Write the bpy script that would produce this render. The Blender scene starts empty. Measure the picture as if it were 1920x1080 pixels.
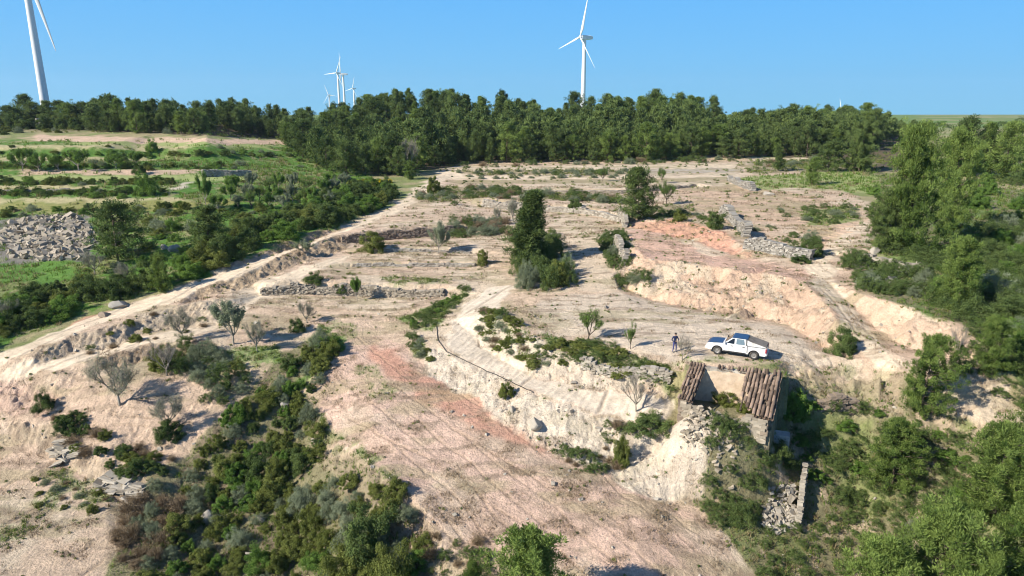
import bpy, bmesh, math, random
import numpy as np
from mathutils import Vector, Matrix
from mathutils.bvhtree import BVHTree
from mathutils.geometry import delaunay_2d_cdt

SC = bpy.context.scene
COL = SC.collection
RNG = np.random.default_rng(11)
random.seed(5)
PI = math.pi

# ------------------------------------------------------------------ camera
CAM_H = 20.0
PITCH = math.radians(14.3)
SP, CP = math.sin(PITCH), math.cos(PITCH)
F = 1280.0
cam_d = bpy.data.cameras.new('camera')
cam_d.sensor_width = 36.0
cam_d.lens = 24.0
cam_d.clip_start = 0.5
cam_d.clip_end = 20000
cam = bpy.data.objects.new('camera', cam_d)
COL.objects.link(cam)
cam.location = (0, 0, CAM_H)
cam.rotation_euler = (PI / 2 - PITCH, 0, 0)
SC.camera = cam


def ray(px, py):
    a = (px - 960) / F
    b = (540 - py) / F
    return Vector((a, CP + b * SP, -SP + b * CP))


def at_z(px, py, z):
    d = ray(px, py)
    return Vector((0, 0, CAM_H)) + d * ((z - CAM_H) / d.z)


def depth_of(p):
    return p[1] * CP + (CAM_H - p[2]) * SP


# ------------------------------------------------------------------ noise
def _hash(ix, iy, seed):
    h = (ix.astype(np.int64) * 374761393 + iy.astype(np.int64) * 668265263 + seed * 144269504) & 0xffffffff
    h = ((h ^ (h >> 13)) * 1274126177) & 0xffffffff
    h = h ^ (h >> 16)
    return (h & 0xffff) / 65535.0


def vnoise(x, y, seed=0):
    ix, iy = np.floor(x), np.floor(y)
    fx, fy = x - ix, y - iy
    fx = fx * fx * (3 - 2 * fx)
    fy = fy * fy * (3 - 2 * fy)
    a = _hash(ix, iy, seed); b = _hash(ix + 1, iy, seed)
    c = _hash(ix, iy + 1, seed); d = _hash(ix + 1, iy + 1, seed)
    return (a + (b - a) * fx) * (1 - fy) + (c + (d - c) * fx) * fy


def fbm(x, y, seed=0, oct=4, gain=0.5):
    s = 0.0; a = 1.0; n = 0.0; f = 1.0
    for o in range(oct):
        s = s + a * vnoise(x * f + 17.3 * o, y * f - 9.1 * o, seed + o)
        n += a; a *= gain; f *= 2.03
    return s / n


# ------------------------------------------------------------------ ground heights: table over photo columns -> TIN
ROWS = [1400, 1150, 1080, 950, 850, 750, 700, 650, 600, 550, 500, 450, 400, 350, 320, 300]
TAB = {
    -500: [-13, -10.5, -9.8, -9, -8, -5.5, -3.2, -2.2, -1.8, -1.2, -.5, 1.2, 3.4, 6.4, 8.3, 9.5],
    0:    [-13, -10.5, -9.8, -9, -8, -5.5, -3.4, -2.3, -1.8, -1.2, -.5, 1.2, 3.4, 6.4, 8.3, 9.5],
    200:  [-13, -11, -10, -9, -7.5, -4.8, -3.4, -2.4, -1.6, -0.8, 0.2, 1.6, 3.5, 6.4, 8.2, 9.4],
    400:  [-14, -12, -11, -10, -7.5, -4.9, -3.8, -2.7, -1.6, -.3, 1.0, 2.1, 3.6, 6.0, 7.7, 8.9],
    550:  [-14, -12, -11, -9.5, -7.8, -5.6, -4, -2.9, -1.9, -.5, 1.0, 2.1, 3.2, 5.2, 6.7, 7.8],
    700:  [-12, -9.5, -8.5, -6.6, -5.6, -4.4, -3.6, -2.8, -1.8, -.7, .7, 1.9, 3.0, 4.6, 5.9, 6.9],
    850:  [-11, -8.8, -8, -6.4, -5.5, -4.2, -3.4, -2.3, -1.3, -.4, .7, 1.8, 3.1, 4.5, 5.6, 6.6],
    1000: [-10.5, -8.6, -7.8, -6.4, -5.2, -3.4, -2.3, -1.2, -.3, .3, 1.0, 2.0, 3.1, 4.5, 5.6, 6.6],
    1200: [-11, -8.6, -7.8, -6.5, -5.2, -2.8, -1.4, -.1, 0, .5, 1.9, 3.0, 3.6, 4.9, 5.8, 6.7],
    1400: [-12, -9.8, -8.8, -7.3, -5.2, -2.6, -.3, 0, .2, 1.3, 2.6, 3.3, 4.0, 5.1, 5.9, 6.7],
    1600: [-13, -11, -10, -8.4, -6, -2.8, -.9, .1, 1.0, 2, 3.0, 3.6, 4.3, 5.3, 6, 6.7],
    1750: [-12, -10, -9, -7.2, -5, -2, -.2, .9, 1.8, 2.5, 3.1, 3.7, 4.4, 5.3, 6, 6.7],
    1900: [-11, -9, -8, -6, -4, -1.6, 0, 1.2, 2, 2.7, 3.3, 3.9, 4.6, 5.4, 6, 6.6],
    2400: [-11, -9, -8, -6, -4, -1.6, 0, 1.2, 2, 2.7, 3.3, 3.9, 4.6, 5.4, 6, 6.6],
}
COLS = sorted(TAB)
_tab = np.array([TAB[c] for c in COLS], float)
_rows = np.array(ROWS[::-1], float)


def z0(px, py):
    v = [np.interp(py, _rows, _tab[i][::-1]) for i in range(len(COLS))]
    return float(np.interp(px, COLS, v))


PTS, SEGS = [], []          # world points, constraint segments
LINES = []                  # pixel polylines, for thinning


def add_line(pts):
    """pts: (px, py, z)"""
    base = len(PTS)
    for (px, py, z) in pts:
        PTS.append(at_z(px, py, z))
    for i in range(len(pts) - 1):
        SEGS.append((base + i, base + i + 1))
        LINES.append((pts[i][0], pts[i][1], pts[i + 1][0], pts[i + 1][1]))


def resample(poly, n):
    poly = np.array(poly, float)
    d = np.r_[0, np.cumsum(np.hypot(*np.diff(poly, axis=0).T))]
    t = np.linspace(0, d[-1], n)
    return np.stack([np.interp(t, d, poly[:, k]) for k in range(poly.shape[1])], 1)


SCARPS = {}


def scarp(name, top, bottom, steep):
    """a riser: steep 1 = vertical"""
    n = max(4, int(sum(math.dist(bottom[i], bottom[i + 1]) for i in range(len(bottom) - 1)) / 30))
    T, B = resample(top, n), resample(bottom, n)
    tl, bl = [], []
    for (tx, ty), (bx, by) in zip(T, B):
        zt, zb = z0(tx, ty), z0(bx, by)
        zm = 0.5 * (zt + zb)
        d = depth_of(at_z(bx, by, zm))
        dz = steep * (by - ty) * d / F
        dz = max(dz, 0.05)
        tl.append((tx, ty, zm + dz / 2)); bl.append((bx, by, zm - dz / 2))
    add_line(tl); add_line(bl)
    SCARPS[name] = (tl, bl)


scarp('pale_wall', [(905, 371), (970, 376), (1060, 384), (1120, 390), (1172, 404)],
      [(905, 388), (970, 395), (1060, 398), (1120, 404), (1165, 418)], .9)
scarp('dark_wall', [(640, 440), (700, 431), (760, 425), (850, 419)],
      [(640, 456), (700, 452), (760, 447), (850, 440)], .88)
scarp('grey_wall', [(500, 530), (560, 524), (640, 526), (740, 532), (835, 534)],
      [(490, 553), (560, 550), (640, 553), (740, 556), (830, 556)], .9)
scarp('low_row', [(660, 491), (760, 490), (890, 491)], [(660, 500), (760, 499), (890, 500)], .85)
scarp('low_row_b', [(720, 462), (880, 465)], [(720, 471), (880, 474)], .85)
scarp('road_bank', [(360, 548), (433, 523), (483, 500), (533, 478), (600, 452), (632, 441)],
      [(372, 562), (440, 540), (505, 517), (560, 495), (620, 474), (660, 462)], .8)
scarp('track_bank', [(67, 665), (123, 632), (200, 615), (280, 590), (340, 572), (430, 562)],
      [(67, 690), (123, 665), (200, 655), (280, 620), (340, 612), (430, 612)], .7)
scarp('track_lower', [(165, 680), (230, 658), (300, 641), (420, 645)],
      [(170, 698), (230, 688), (300, 672), (420, 668)], .7)
scarp('marl_bank', [(815, 645), (860, 677), (930, 707), (1000, 737), (1080, 767), (1150, 790), (1185, 800)],
      [(780, 668), (808, 705), (870, 742), (930, 782), (1000, 834), (1060, 860), (1130, 880)], .66)
scarp('inner_bank', [(905, 590), (960, 602), (1000, 640), (1060, 666), (1140, 686), (1240, 702)],
      [(885, 625), (900, 650), (950, 682), (1010, 707), (1090, 722), (1180, 735), (1235, 738)], .8)
scarp('white_mound', [(1165, 818), (1210, 806), (1270, 815), (1310, 835), (1330, 860)],
      [(1155, 890), (1200, 925), (1260, 940), (1310, 938), (1335, 930)], .7)
scarp('peach_bank', [(1190, 462), (1200, 482), (1250, 490), (1340, 500), (1440, 512), (1500, 525), (1540, 560), (1570, 600)],
      [(1165, 535), (1200, 556), (1280, 575), (1380, 590), (1470, 605), (1530, 640), (1560, 665)], .8)
scarp('red_scarp', [(1185, 418), (1250, 411), (1320, 423), (1360, 440), (1395, 462)],
      [(1185, 427), (1260, 441), (1330, 458), (1370, 474), (1395, 486)], .6)
scarp('right_bank', [(1625, 556), (1660, 562), (1720, 580), (1780, 605), (1820, 630)],
      [(1640, 612), (1660, 630), (1700, 652), (1760, 664), (1800, 670)], .8)
scarp('right_wall', [(1600, 470), (1660, 478), (1735, 488)], [(1600, 484), (1660, 496), (1735, 512)], .9)
scarp('far_wall', [(980, 353), (1060, 354), (1180, 354), (1300, 343)],
      [(980, 362), (1060, 364), (1180, 363), (1300, 351)], .88)
scarp('far_bank', [(850, 323), (1000, 322), (1180, 321)], [(850, 336), (1000, 337), (1180, 334)], .6)
scarp('far_strip', [(1190, 308), (1380, 307)], [(1190, 323), (1380, 322)], .5)
scarp('field_edge', [(570, 745), (620, 810), (690, 870), (750, 905), (800, 960), (830, 1010)],
      [(548, 778), (588, 846), (640, 900), (690, 940), (740, 1000), (780, 1060)], .72)
scarp('low_cliff', [(30, 775), (110, 810), (190, 850), (250, 880), (290, 905)],
      [(20, 830), (90, 860), (160, 893), (220, 932), (260, 962)], .72)
scarp('red_bank', [(-60, 700), (0, 710), (60, 725), (110, 745)], [(-60, 748), (0, 757), (60, 772), (105, 780)], .62)
scarp('terr_a', [(60, 251), (200, 249), (400, 254), (540, 263)], [(60, 262), (200, 262), (400, 263), (540, 271)], .8)
scarp('terr_b', [(-100, 318), (200, 317), (370, 322)], [(-100, 327), (200, 327), (370, 331)], .7)
scarp('terr_c', [(-100, 348), (180, 346)], [(-100, 361), (190, 358)], .7)
scarp('terr_d', [(-100, 374), (340, 374)], [(-100, 383), (340, 383)], .7)
scarp('terr_e', [(-100, 293), (280, 292)], [(-100, 299), (280, 299)], .7)
scarp('hut_side', [(1478, 706), (1560, 714), (1650, 722), (1690, 742)],
      [(1488, 748), (1560, 768), (1650, 782), (1700, 802)], .62)
scarp('rubble_slope', [(-40, 405), (80, 396), (180, 405)], [(-40, 492), (80, 494), (170, 486)], .62)
scarp('road_cut', [(418, 500), (518, 461), (620, 424)], [(430, 508), (530, 472), (633, 432)], .85)
scarp('lane_edge', [(1140, 440), (1160, 462), (1180, 505), (1200, 530)], [(1128, 450), (1142, 476), (1150, 515), (1160, 545)], .6)

# thinning grid of table points
lines_np = np.array(LINES, float)


def far_from_lines(px, py, d):
    x1, y1, x2, y2 = lines_np.T
    dx, dy = x2 - x1, (y2 - y1) * 2.2
    ex, ey = px - x1, (py - y1) * 2.2
    t = np.clip((ex * dx + ey * dy) / (dx * dx + dy * dy + 1e-9), 0, 1)
    return np.min(np.hypot(ex - t * dx, ey - t * dy)) > d


for py in [1400, 1150, 1080, 1015, 950, 900, 850, 800, 750, 725, 700, 675, 650, 625, 600, 575, 550, 525, 500, 475, 450, 425, 400, 375, 350, 335, 320, 300]:
    for px in list(range(-500, 2401, 50)):
        if py < 700 or px in (-500, -300, -100, 2000, 2200, 2400) or -100 <= px <= 2000:
            if far_from_lines(px, py, 30 if py > 500 else 22):
                PTS.append(at_z(px, py, z0(px, py)))
# beyond the table: ridge under the forest, plateau behind
FAR = {}
for c in list(range(-500, 401, 100)):
    FAR[c] = [(178, 11.8), (205, 14.2), (232, 16.0), (275, 16.6), (330, 15.5), (500, 13), (1500, 16.0), (7000, 19)]
RIDGE = {500: 16.4, 600: 14.6, 690: 17.0, 760: 20.6, 850: 19.6, 950: 16.2, 1000: 14.8, 1100: 16.8, 1200: 18.2, 1280: 18.0, 1350: 14.2, 1400: 11.8, 1450: 11.8,
         1500: 14.6, 1600: 13.6, 1680: 11.6}
for c, rz in RIDGE.items():
    y = 268 if c < 1400 else 300
    FAR[c] = [(238, 6.9 + (rz - 6.9) * .45), (y, rz), (y + 60, rz - 2), (500, 13), (1500, 17), (7000, 19)]
for c in (1760, 1900, 2100, 2400):
    FAR[c] = [(250, 7.6), (315, 9.0), (380, 12.4), (560, 15.4), (1000, 17.6), (7000, 19.4)]
for c, lst in FAR.items():
    for (Y, z) in lst:
        PTS.append(Vector(((c - 960) / F * Y * 1.0, Y, z)))

pts2 = [Vector((p.x, p.y)) for p in PTS]
cv, ce, cf, ov, oe, of_ = delaunay_2d_cdt(pts2, SEGS, [], 0, 1e-4)
in_xy = np.array([(p.x, p.y) for p in PTS]); in_z = np.array([p.z for p in PTS])
TV = np.zeros((len(cv), 3))
for i, v in enumerate(cv):
    TV[i, :2] = v
    if ov[i]:
        TV[i, 2] = in_z[ov[i][0]]
    else:
        d = np.hypot(in_xy[:, 0] - v[0], in_xy[:, 1] - v[1])
        k = np.argsort(d)[:4]
        w = 1 / (d[k] + .05)
        TV[i, 2] = (w * in_z[k]).sum() / w.sum()
TRI = []
for f in cf:
    for k in range(1, len(f) - 1):
        TRI.append((f[0], f[k], f[k + 1]))
TIN = BVHTree.FromPolygons([Vector(v) for v in TV], TRI)
CAMV = Vector((0, 0, CAM_H))


def hit(px, py):
    """photo point -> point on the ground"""
    d = ray(px, py).normalized()
    loc, n, i, dist = TIN.ray_cast(CAMV, d)
    if loc is None:
        loc = at_z(px, py, z0(px, py))
    return loc


# polar grid
th = np.radians(np.r_[np.linspace(-180, -46, 34)[:-1], np.linspace(-46, 46, 980), np.linspace(46, 180, 34)[1:]])
rr = np.r_[np.linspace(14, 30, 40)[:-1], np.arange(30, 115, .13), np.arange(115, 245, .45), np.geomspace(245, 3200, 90)]
NT, NR = len(th), len(rr)
GX = rr[:, None] * np.sin(th)[None, :]
GY = rr[:, None] * np.cos(th)[None, :]
H = np.full((NR, NT), np.nan)
for (a, b, c) in TRI:
    A, B, C = TV[a], TV[b], TV[c]
    P = np.array([A[:2], B[:2], C[:2]])
    tt = np.arctan2(P[:, 0], P[:, 1])
    rmax = np.hypot(*P.T).max()
    rmin = 1e9
    for k in range(3):
        p, q = P[k], P[(k + 1) % 3]
        e = q - p
        s = np.clip(-(p @ e) / (e @ e + 1e-12), 0, 1)
        rmin = min(rmin, np.hypot(*(p + s * e)))
    i0, i1 = np.searchsorted(rr, rmin - .01), np.searchsorted(rr, rmax + .01)
    j0, j1 = np.searchsorted(th, tt.min() - 1e-5), np.searchsorted(th, tt.max() + 1e-5)
    if i1 <= i0 or j1 <= j0:
        continue
    x, y = GX[i0:i1, j0:j1], GY[i0:i1, j0:j1]
    det = (P[1, 1] - P[2, 1]) * (P[0, 0] - P[2, 0]) + (P[2, 0] - P[1, 0]) * (P[0, 1] - P[2, 1])
    if abs(det) < 1e-9:
        continue
    w0 = ((P[1, 1] - P[2, 1]) * (x - P[2, 0]) + (P[2, 0] - P[1, 0]) * (y - P[2, 1])) / det
    w1 = ((P[2, 1] - P[0, 1]) * (x - P[2, 0]) + (P[0, 0] - P[2, 0]) * (y - P[2, 1])) / det
    w2 = 1 - w0 - w1
    m = (w0 > -1e-4) & (w1 > -1e-4) & (w2 > -1e-4)
    z = w0 * A[2] + w1 * B[2] + w2 * C[2]
    sub = H[i0:i1, j0:j1]
    sub[m] = z[m]
# fill outside the TIN
for i in range(NR):
    row = H[i]
    ok = np.where(~np.isnan(row))[0]
    if len(ok):
        H[i] = np.interp(np.arange(NT), ok, row[ok])
ok = np.where(~np.isnan(H[:, NT // 2]))[0]
for i in range(NR):
    if np.isnan(H[i, NT // 2]):
        H[i] = H[ok[np.argmin(abs(ok - i))]]


def blur(A, n=1):
    for _ in range(n):
        B = A.copy()
        B[1:-1] = (A[:-2] + 2 * A[1:-1] + A[2:]) / 4
        A = B.copy()
        A[:, 1:-1] = (B[:, :-2] + 2 * B[:, 1:-1] + B[:, 2:]) / 4
    return A


H = blur(H, 1)


# ------------------------------------------------------------------ painted zones: polygons drawn on the ground
def ground_poly(px_poly, step=45):
    out = []
    n = len(px_poly)
    for i in range(n):
        (x1, y1), (x2, y2) = px_poly[i], px_poly[(i + 1) % n]
        k = max(1, int(math.hypot(x2 - x1, y2 - y1) / step))
        for s in range(k):
            t = s / k
            p = hit(x1 + (x2 - x1) * t, y1 + (y2 - y1) * t)
            out.append((p.x, p.y))
    return np.array(out)


def in_poly(x, y, poly):
    r = np.zeros(x.shape, bool)
    n = len(poly)
    j = n - 1
    for i in range(n):
        xi, yi = poly[i]; xj, yj = poly[j]
        c = ((yi > y) != (yj > y))
        if yi != yj:
            r ^= c & (x < (xj - xi) * (y - yi) / (yj - yi) + xi)
        j = i
    return r


WX = GX + 2.4 * (fbm(GX * .45, GY * .45, 3, 4) - .5) * np.clip(GY / 60, .5, 3)
WY = GY + 2.4 * (fbm(GX * .45, GY * .45, 13, 4) - .5) * np.clip(GY / 60, .5, 3)


def zone(px_poly, soft=2, warp=True):
    p = ground_poly(px_poly)
    lo, hi = p.min(0) - 4, p.max(0) + 4
    X, Y = (WX, WY) if warp else (GX, GY)
    bb = (GX > lo[0]) & (GX < hi[0]) & (GY > lo[1]) & (GY < hi[1])
    ii = np.where(bb.any(1))[0]; jj = np.where(bb.any(0))[0]
    M = np.zeros((NR, NT), np.float32)
    if len(ii) == 0 or len(jj) == 0:
        return M
    s = (slice(ii[0], ii[-1] + 1), slice(jj[0], jj[-1] + 1))
    sub = in_poly(X[s], Y[s], p).astype(np.float32)
    if soft:
        sub = blur(sub, soft)
    M[s] = sub
    return M


C_BEIGE = np.array((.61, .46, .325)); C_PALE = np.array((.66, .54, .39)); C_PINK = np.array((.63, .445, .335))
C_RED = np.array((.54, .29, .20)); C_MARL = np.array((.66, .56, .435)); C_STRAW = np.array((.36, .31, .17))
C_GRASS = np.array((.11, .215, .04)); C_DULL = np.array((.235, .265, .10)); C_DARK = np.array((.22, .165, .115))
C_STONE = np.array((.36, .335, .29)); C_LITTER = np.array((.13, .105, .065)); C_PEACH = np.array((.625, .45, .315))
C_SCRUB = np.array((.25, .225, .125))

n1 = fbm(GX * .22, GY * .22, 40, 5)
n2 = fbm(GX * .9, GY * .9, 50, 5)
n3 = fbm(GX * 3.1, GY * 3.1, 60, 4)
RGB = np.zeros((NR, NT, 3), np.float32)
k = np.clip((n1 - .45) * 5 + .5, 0, 1)[..., None]
RGB[:] = C_STRAW * k + C_DULL * (1 - k)


def paint(mask, col, amt=1.0):
    m = (mask * amt)[..., None]
    RGB[:] = RGB * (1 - m) + col * m


ROUGH = np.full((NR, NT), .4, np.float32)
SCRUBBY = np.zeros((NR, NT), np.float32)     # where low scrub mats grow
GRASSY = np.zeros((NR, NT), np.float32)     # where green tufts grow
WEEDY = np.zeros((NR, NT), np.float32)      # where dry weeds grow


def ss(a, lo, hi):
    t = np.clip((a - lo) / (hi - lo), 0, 1)
    return t * t * (3 - 2 * t)


Z_EARTH = zone([(0, 668), (250, 570), (433, 500), (633, 430), (760, 375), (830, 318), (900, 302), (1100, 300), (1400, 300), (1560, 330), (1640, 400),
                (1625, 480), (1640, 560), (1800, 610), (1850, 680), (1920, 770), (1990, 800), (1990, 850), (1800, 770), (1690, 722), (1470, 705), (1262, 700), (1245, 790),
                (1330, 850), (1310, 950), (1420, 1080), (1440, 1200), (820, 1200), (800, 1080), (740, 910), (600, 830), (560, 740), (640, 640),
                (560, 640), (430, 760), (330, 870), (260, 900), (250, 1000), (200, 1080), (150, 1200), (-150, 1200), (-150, 720)])
Z_LEFT = zone([(-300, 262), (540, 262), (700, 335), (745, 352), (640, 425), (430, 500), (200, 575), (0, 650), (-300, 760)])
Z_FOREST = zone([(-300, 235), (200, 246), (540, 262), (600, 300), (720, 332), (860, 310), (1100, 300), (1400, 292), (1600, 300), (1640, 330),
                 (1700, 300), (1750, 250), (1700, 226), (1000, 226), (500, 226), (200, 224)])
Z_RIGHT = zone([(1640, 330), (1990, 300), (1990, 770), (1850, 680), (1800, 615), (1640, 560), (1620, 480), (1640, 400)])
Z_SLOPE = zone([(1465, 708), (1690, 722), (1990, 850), (1990, 1300), (1440, 1200), (1420, 1080), (1310, 950), (1330, 850), (1245, 790), (1450, 800)])
Z_GULLY = zone([(560, 640), (645, 640), (575, 745), (600, 840), (745, 910), (830, 1010), (830, 1200), (150, 1200), (250, 1000), (290, 900), (330, 870), (430, 760)])

k = ss(n1 + (n2 - .5) * .5, .42, .60)
paint(Z_LEFT, C_GRASS); paint(Z_LEFT * k, C_DULL); paint(Z_LEFT * ss(n2, .56, .72), C_STRAW, .7)
paint(Z_FOREST, C_LITTER)
paint(Z_RIGHT, C_SCRUB); paint(Z_RIGHT * ss(n1, .45, .6), C_GRASS, .6)
paint(Z_SLOPE, C_SCRUB); paint(Z_SLOPE * ss(n2, .5, .66), C_BEIGE, .7); paint(Z_SLOPE * ss(n1, .5, .64), C_DULL, .8)
paint(Z_GULLY, C_SCRUB); paint(Z_GULLY * ss(n2, .5, .66), C_DARK, .7)
paint(Z_EARTH, C_BEIGE); paint(Z_EARTH * ss(n1, .46, .62), C_PALE, .8); paint(Z_EARTH * ss(fbm(GX * .05, GY * .09, 170, 4), .46, .60), C_PINK * 1.03, .28)
GRASSY += Z_LEFT * (.35 + .5 * ss(n1, .4, .6)) + Z_RIGHT * .5 + Z_SLOPE * .45 + Z_GULLY * .5
WEEDY += Z_EARTH * ss(n1, .5, .68) * .35

Z_PINK = zone([(640, 640), (700, 620), (765, 650), (800, 700), (1000, 835), (1150, 885), (1330, 980), (1410, 1090), (1420, 1200), (830, 1200), (820, 1060), (745, 900), (610, 800), (580, 740)])
paint(Z_PINK, C_PINK * 1.04); paint(Z_PINK * ss(n1, .5, .66), C_PALE, .5); paint(Z_PINK * ss(n2, .58, .75), C_DARK * 1.4, .45)
Z_RED = zone([(705, 635), (735, 665), (830, 718), (960, 785), (1030, 840), (1010, 850), (900, 805), (780, 740), (690, 675)])
Z_RED = blur(Z_RED, 8)
paint(Z_RED, C_RED * 1.04, .85)
_a, _b = hit(640, 700), hit(930, 930)
_d = np.array((_b.x - _a.x, _b.y - _a.y)); _d /= np.hypot(*_d)
pu = (GX - _a.x) * _d[0] + (GY - _a.y) * _d[1]; pv = -(GX - _a.x) * _d[1] + (GY - _a.y) * _d[0]
pk = fbm(pu * .22, pv * .9, 160, 5)
WEEDY += Z_PINK * ss(pk, .51, .62) * .42
paint(Z_PINK * ss(pk, .52, .64), C_DARK * 1.8, .22)
Z_MARL = zone([(785, 665), (822, 650), (1000, 742), (1190, 803), (1170, 900), (1060, 855), (950, 790), (806, 706)])
Z_MOUND = zone([(1150, 830), (1210, 803), (1280, 812), (1340, 855), (1325, 945), (1250, 945), (1150, 900)])
paint(Z_MARL, C_MARL); paint(Z_MOUND, C_MARL); paint((Z_MARL + Z_MOUND) * ss(n2, .55, .7), C_BEIGE * .9, .6)
Z_PEACH = zone([(1180, 480), (1200, 470), (1440, 505), (1560, 545), (1700, 700), (1580, 680), (1480, 610), (1380, 595), (1160, 550)])
Z_PEACH2 = zone([(1590, 530), (1640, 556), (1800, 612), (1840, 650), (1820, 680), (1690, 668), (1600, 620)])
paint(zone([(1010, 560), (1150, 548), (1300, 585), (1480, 618), (1560, 690), (1300, 690), (1100, 630), (1000, 600)], 6), np.array((.66, .55, .415)), .8)
paint(Z_PEACH, C_PEACH); paint(Z_PEACH2, C_PEACH * 1.05); paint(Z_PEACH * ss(n2, .56, .7), C_DARK * 1.5, .5)
Z_REDT = zone([(1175, 430), (1260, 425), (1340, 440), (1420, 490), (1540, 520), (1500, 530), (1350, 508), (1190, 490)])
paint(blur(Z_REDT, 10), np.array((.63, .415, .31)), .95)
paint(zone([(1285, 445), (1330, 450), (1365, 475), (1330, 480), (1290, 465)]), C_PALE * 1.05, .8)
Z_REDS = zone([(1185, 424), (1235, 416), (1270, 408), (1345, 428), (1398, 468), (1360, 474), (1300, 452), (1250, 440)])
paint(blur(Z_REDS, 8), C_RED * 1.12, .85)
Z_RAMP = zone([(1600, 412), (1630, 415), (1580, 480), (1560, 510), (1640, 640), (1700, 700), (1640, 690), (1530, 540), (1500, 500), (1540, 470)])
paint(Z_RAMP, C_PALE * .97)
Z_STRIPE = zone([(1270, 352), (1400, 346), (1550, 372), (1620, 412), (1540, 470), (1500, 430), (1300, 392)])
paint(Z_STRIPE, C_PEACH * .95); paint(Z_STRIPE * ss(n1, .45, .6), C_STRAW, .6)
Z_MEADOW = zone([(1385, 333), (1500, 325), (1640, 316), (1650, 364), (1500, 352), (1420, 358)])
Z_MEADOW2 = zone([(1500, 392), (1610, 386), (1610, 412), (1530, 424)])
paint(Z_MEADOW, C_DULL * 1.35); paint(Z_MEADOW2, C_DULL * 1.1); GRASSY += (Z_MEADOW + Z_MEADOW2) * .6
Z_MEADOW3 = zone([(1800, 320), (1990, 318), (1990, 360), (1800, 350)])
paint(Z_MEADOW3, C_STRAW * 1.1)
# terraces under the forest, band by band
for poly, col, a in (([(840, 312), (1390, 308), (1390, 316), (840, 319)], C_PALE * 1.08, .9), ([(1190, 317), (1385, 315), (1385, 323), (1190, 325)], C_STONE * 1.15, .7),
                     ([(850, 320), (1190, 318), (1190, 327), (850, 327)], C_SCRUB, .75), ([(850, 329), (1400, 325), (1400, 333), (860, 337)], C_PALE * 1.08, .9),
                     ([(850, 338), (1190, 336), (1380, 331), (1380, 337), (1190, 343), (860, 346)], C_STRAW, .8), ([(980, 345), (1340, 340), (1380, 344), (1180, 353), (985, 352)], C_PALE, .8),
                     ([(780, 350), (980, 350), (980, 364), (880, 380), (780, 380)], C_SCRUB, .6), ([(985, 364), (1180, 364), (1180, 380), (1000, 374)], C_SCRUB, .7),
                     ([(1150, 392), (1300, 380), (1310, 404), (1180, 416)], C_SCRUB, .6), ([(845, 296), (1400, 290), (1400, 303), (850, 310)], C_PEACH, .6),
                     ([(1395, 300), (1640, 300), (1640, 318), (1400, 326)], C_SCRUB, .8), ([(1400, 296), (1520, 296), (1520, 302), (1400, 302)], C_PALE, .8)):
    z = zone(poly, 2); paint(z, col, a)
    if col is C_SCRUB:
        SCRUBBY = np.maximum(SCRUBBY, z * .8)
# green bits and weeds on the earth
for poly, a in (([(420, 650), (525, 645), (535, 680), (430, 690)], 1), ([(760, 590), (815, 575), (875, 535), (880, 545), (830, 600), (800, 620), (760, 615)], 1),
                ([(755, 620), (800, 640), (810, 680), (775, 672)], .8), ([(1010, 625), (1100, 640), (1260, 690), (1255, 720), (1150, 690), (1030, 660)], .8),
                ([(560, 640), (640, 600), (700, 620), (640, 660)], .5), ([(660, 690), (700, 680), (740, 740), (700, 750)], .5),
                ([(700, 520), (830, 520), (850, 530), (720, 533)], .6), ([(1150, 690), (1265, 700), (1260, 740), (1180, 722)], .8),
                ([(600, 610), (640, 640), (560, 760), (540, 740)], 1), ([(580, 770), (610, 780), (760, 890), (730, 900), (620, 830)], .8),
                ([(890, 580), (960, 600), (1010, 650), (1000, 690), (920, 660)], .8), ([(1180, 700), (1265, 690), (1690, 715), (1690, 700), (1300, 672)], .35),
                ([(70, 880), (200, 890), (220, 950), (80, 960)], .6), ([(-20, 960), (60, 950), (60, 1010), (-20, 1020)], .6)):
    z = zone(poly, 4)
    m = z * a * ss(n2 + .2 * a, .45, .62)
    paint(m, C_GRASS * 1.2, .75); GRASSY += z * a * .9; SCRUBBY = np.maximum(SCRUBBY, z * (a > .55))
for poly in ([(660, 480), (960, 475), (960, 500), (650, 505)], [(690, 455), (950, 440), (960, 470), (700, 475)], [(470, 560), (830, 560), (760, 600), (600, 600)],
             [(840, 300), (1400, 300), (1400, 330), (840, 330)], [(985, 345), (1400, 330), (1400, 350), (990, 352)]):
    z = zone(poly, 4)
    stripes = ss(np.sin(GY * 3.0 + GX * .25 + 6 * n1), -.2, .9)
    paint(z * stripes * ss(n2, .4, .6), C_STRAW * .85, .75); WEEDY += z * .5
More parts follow.
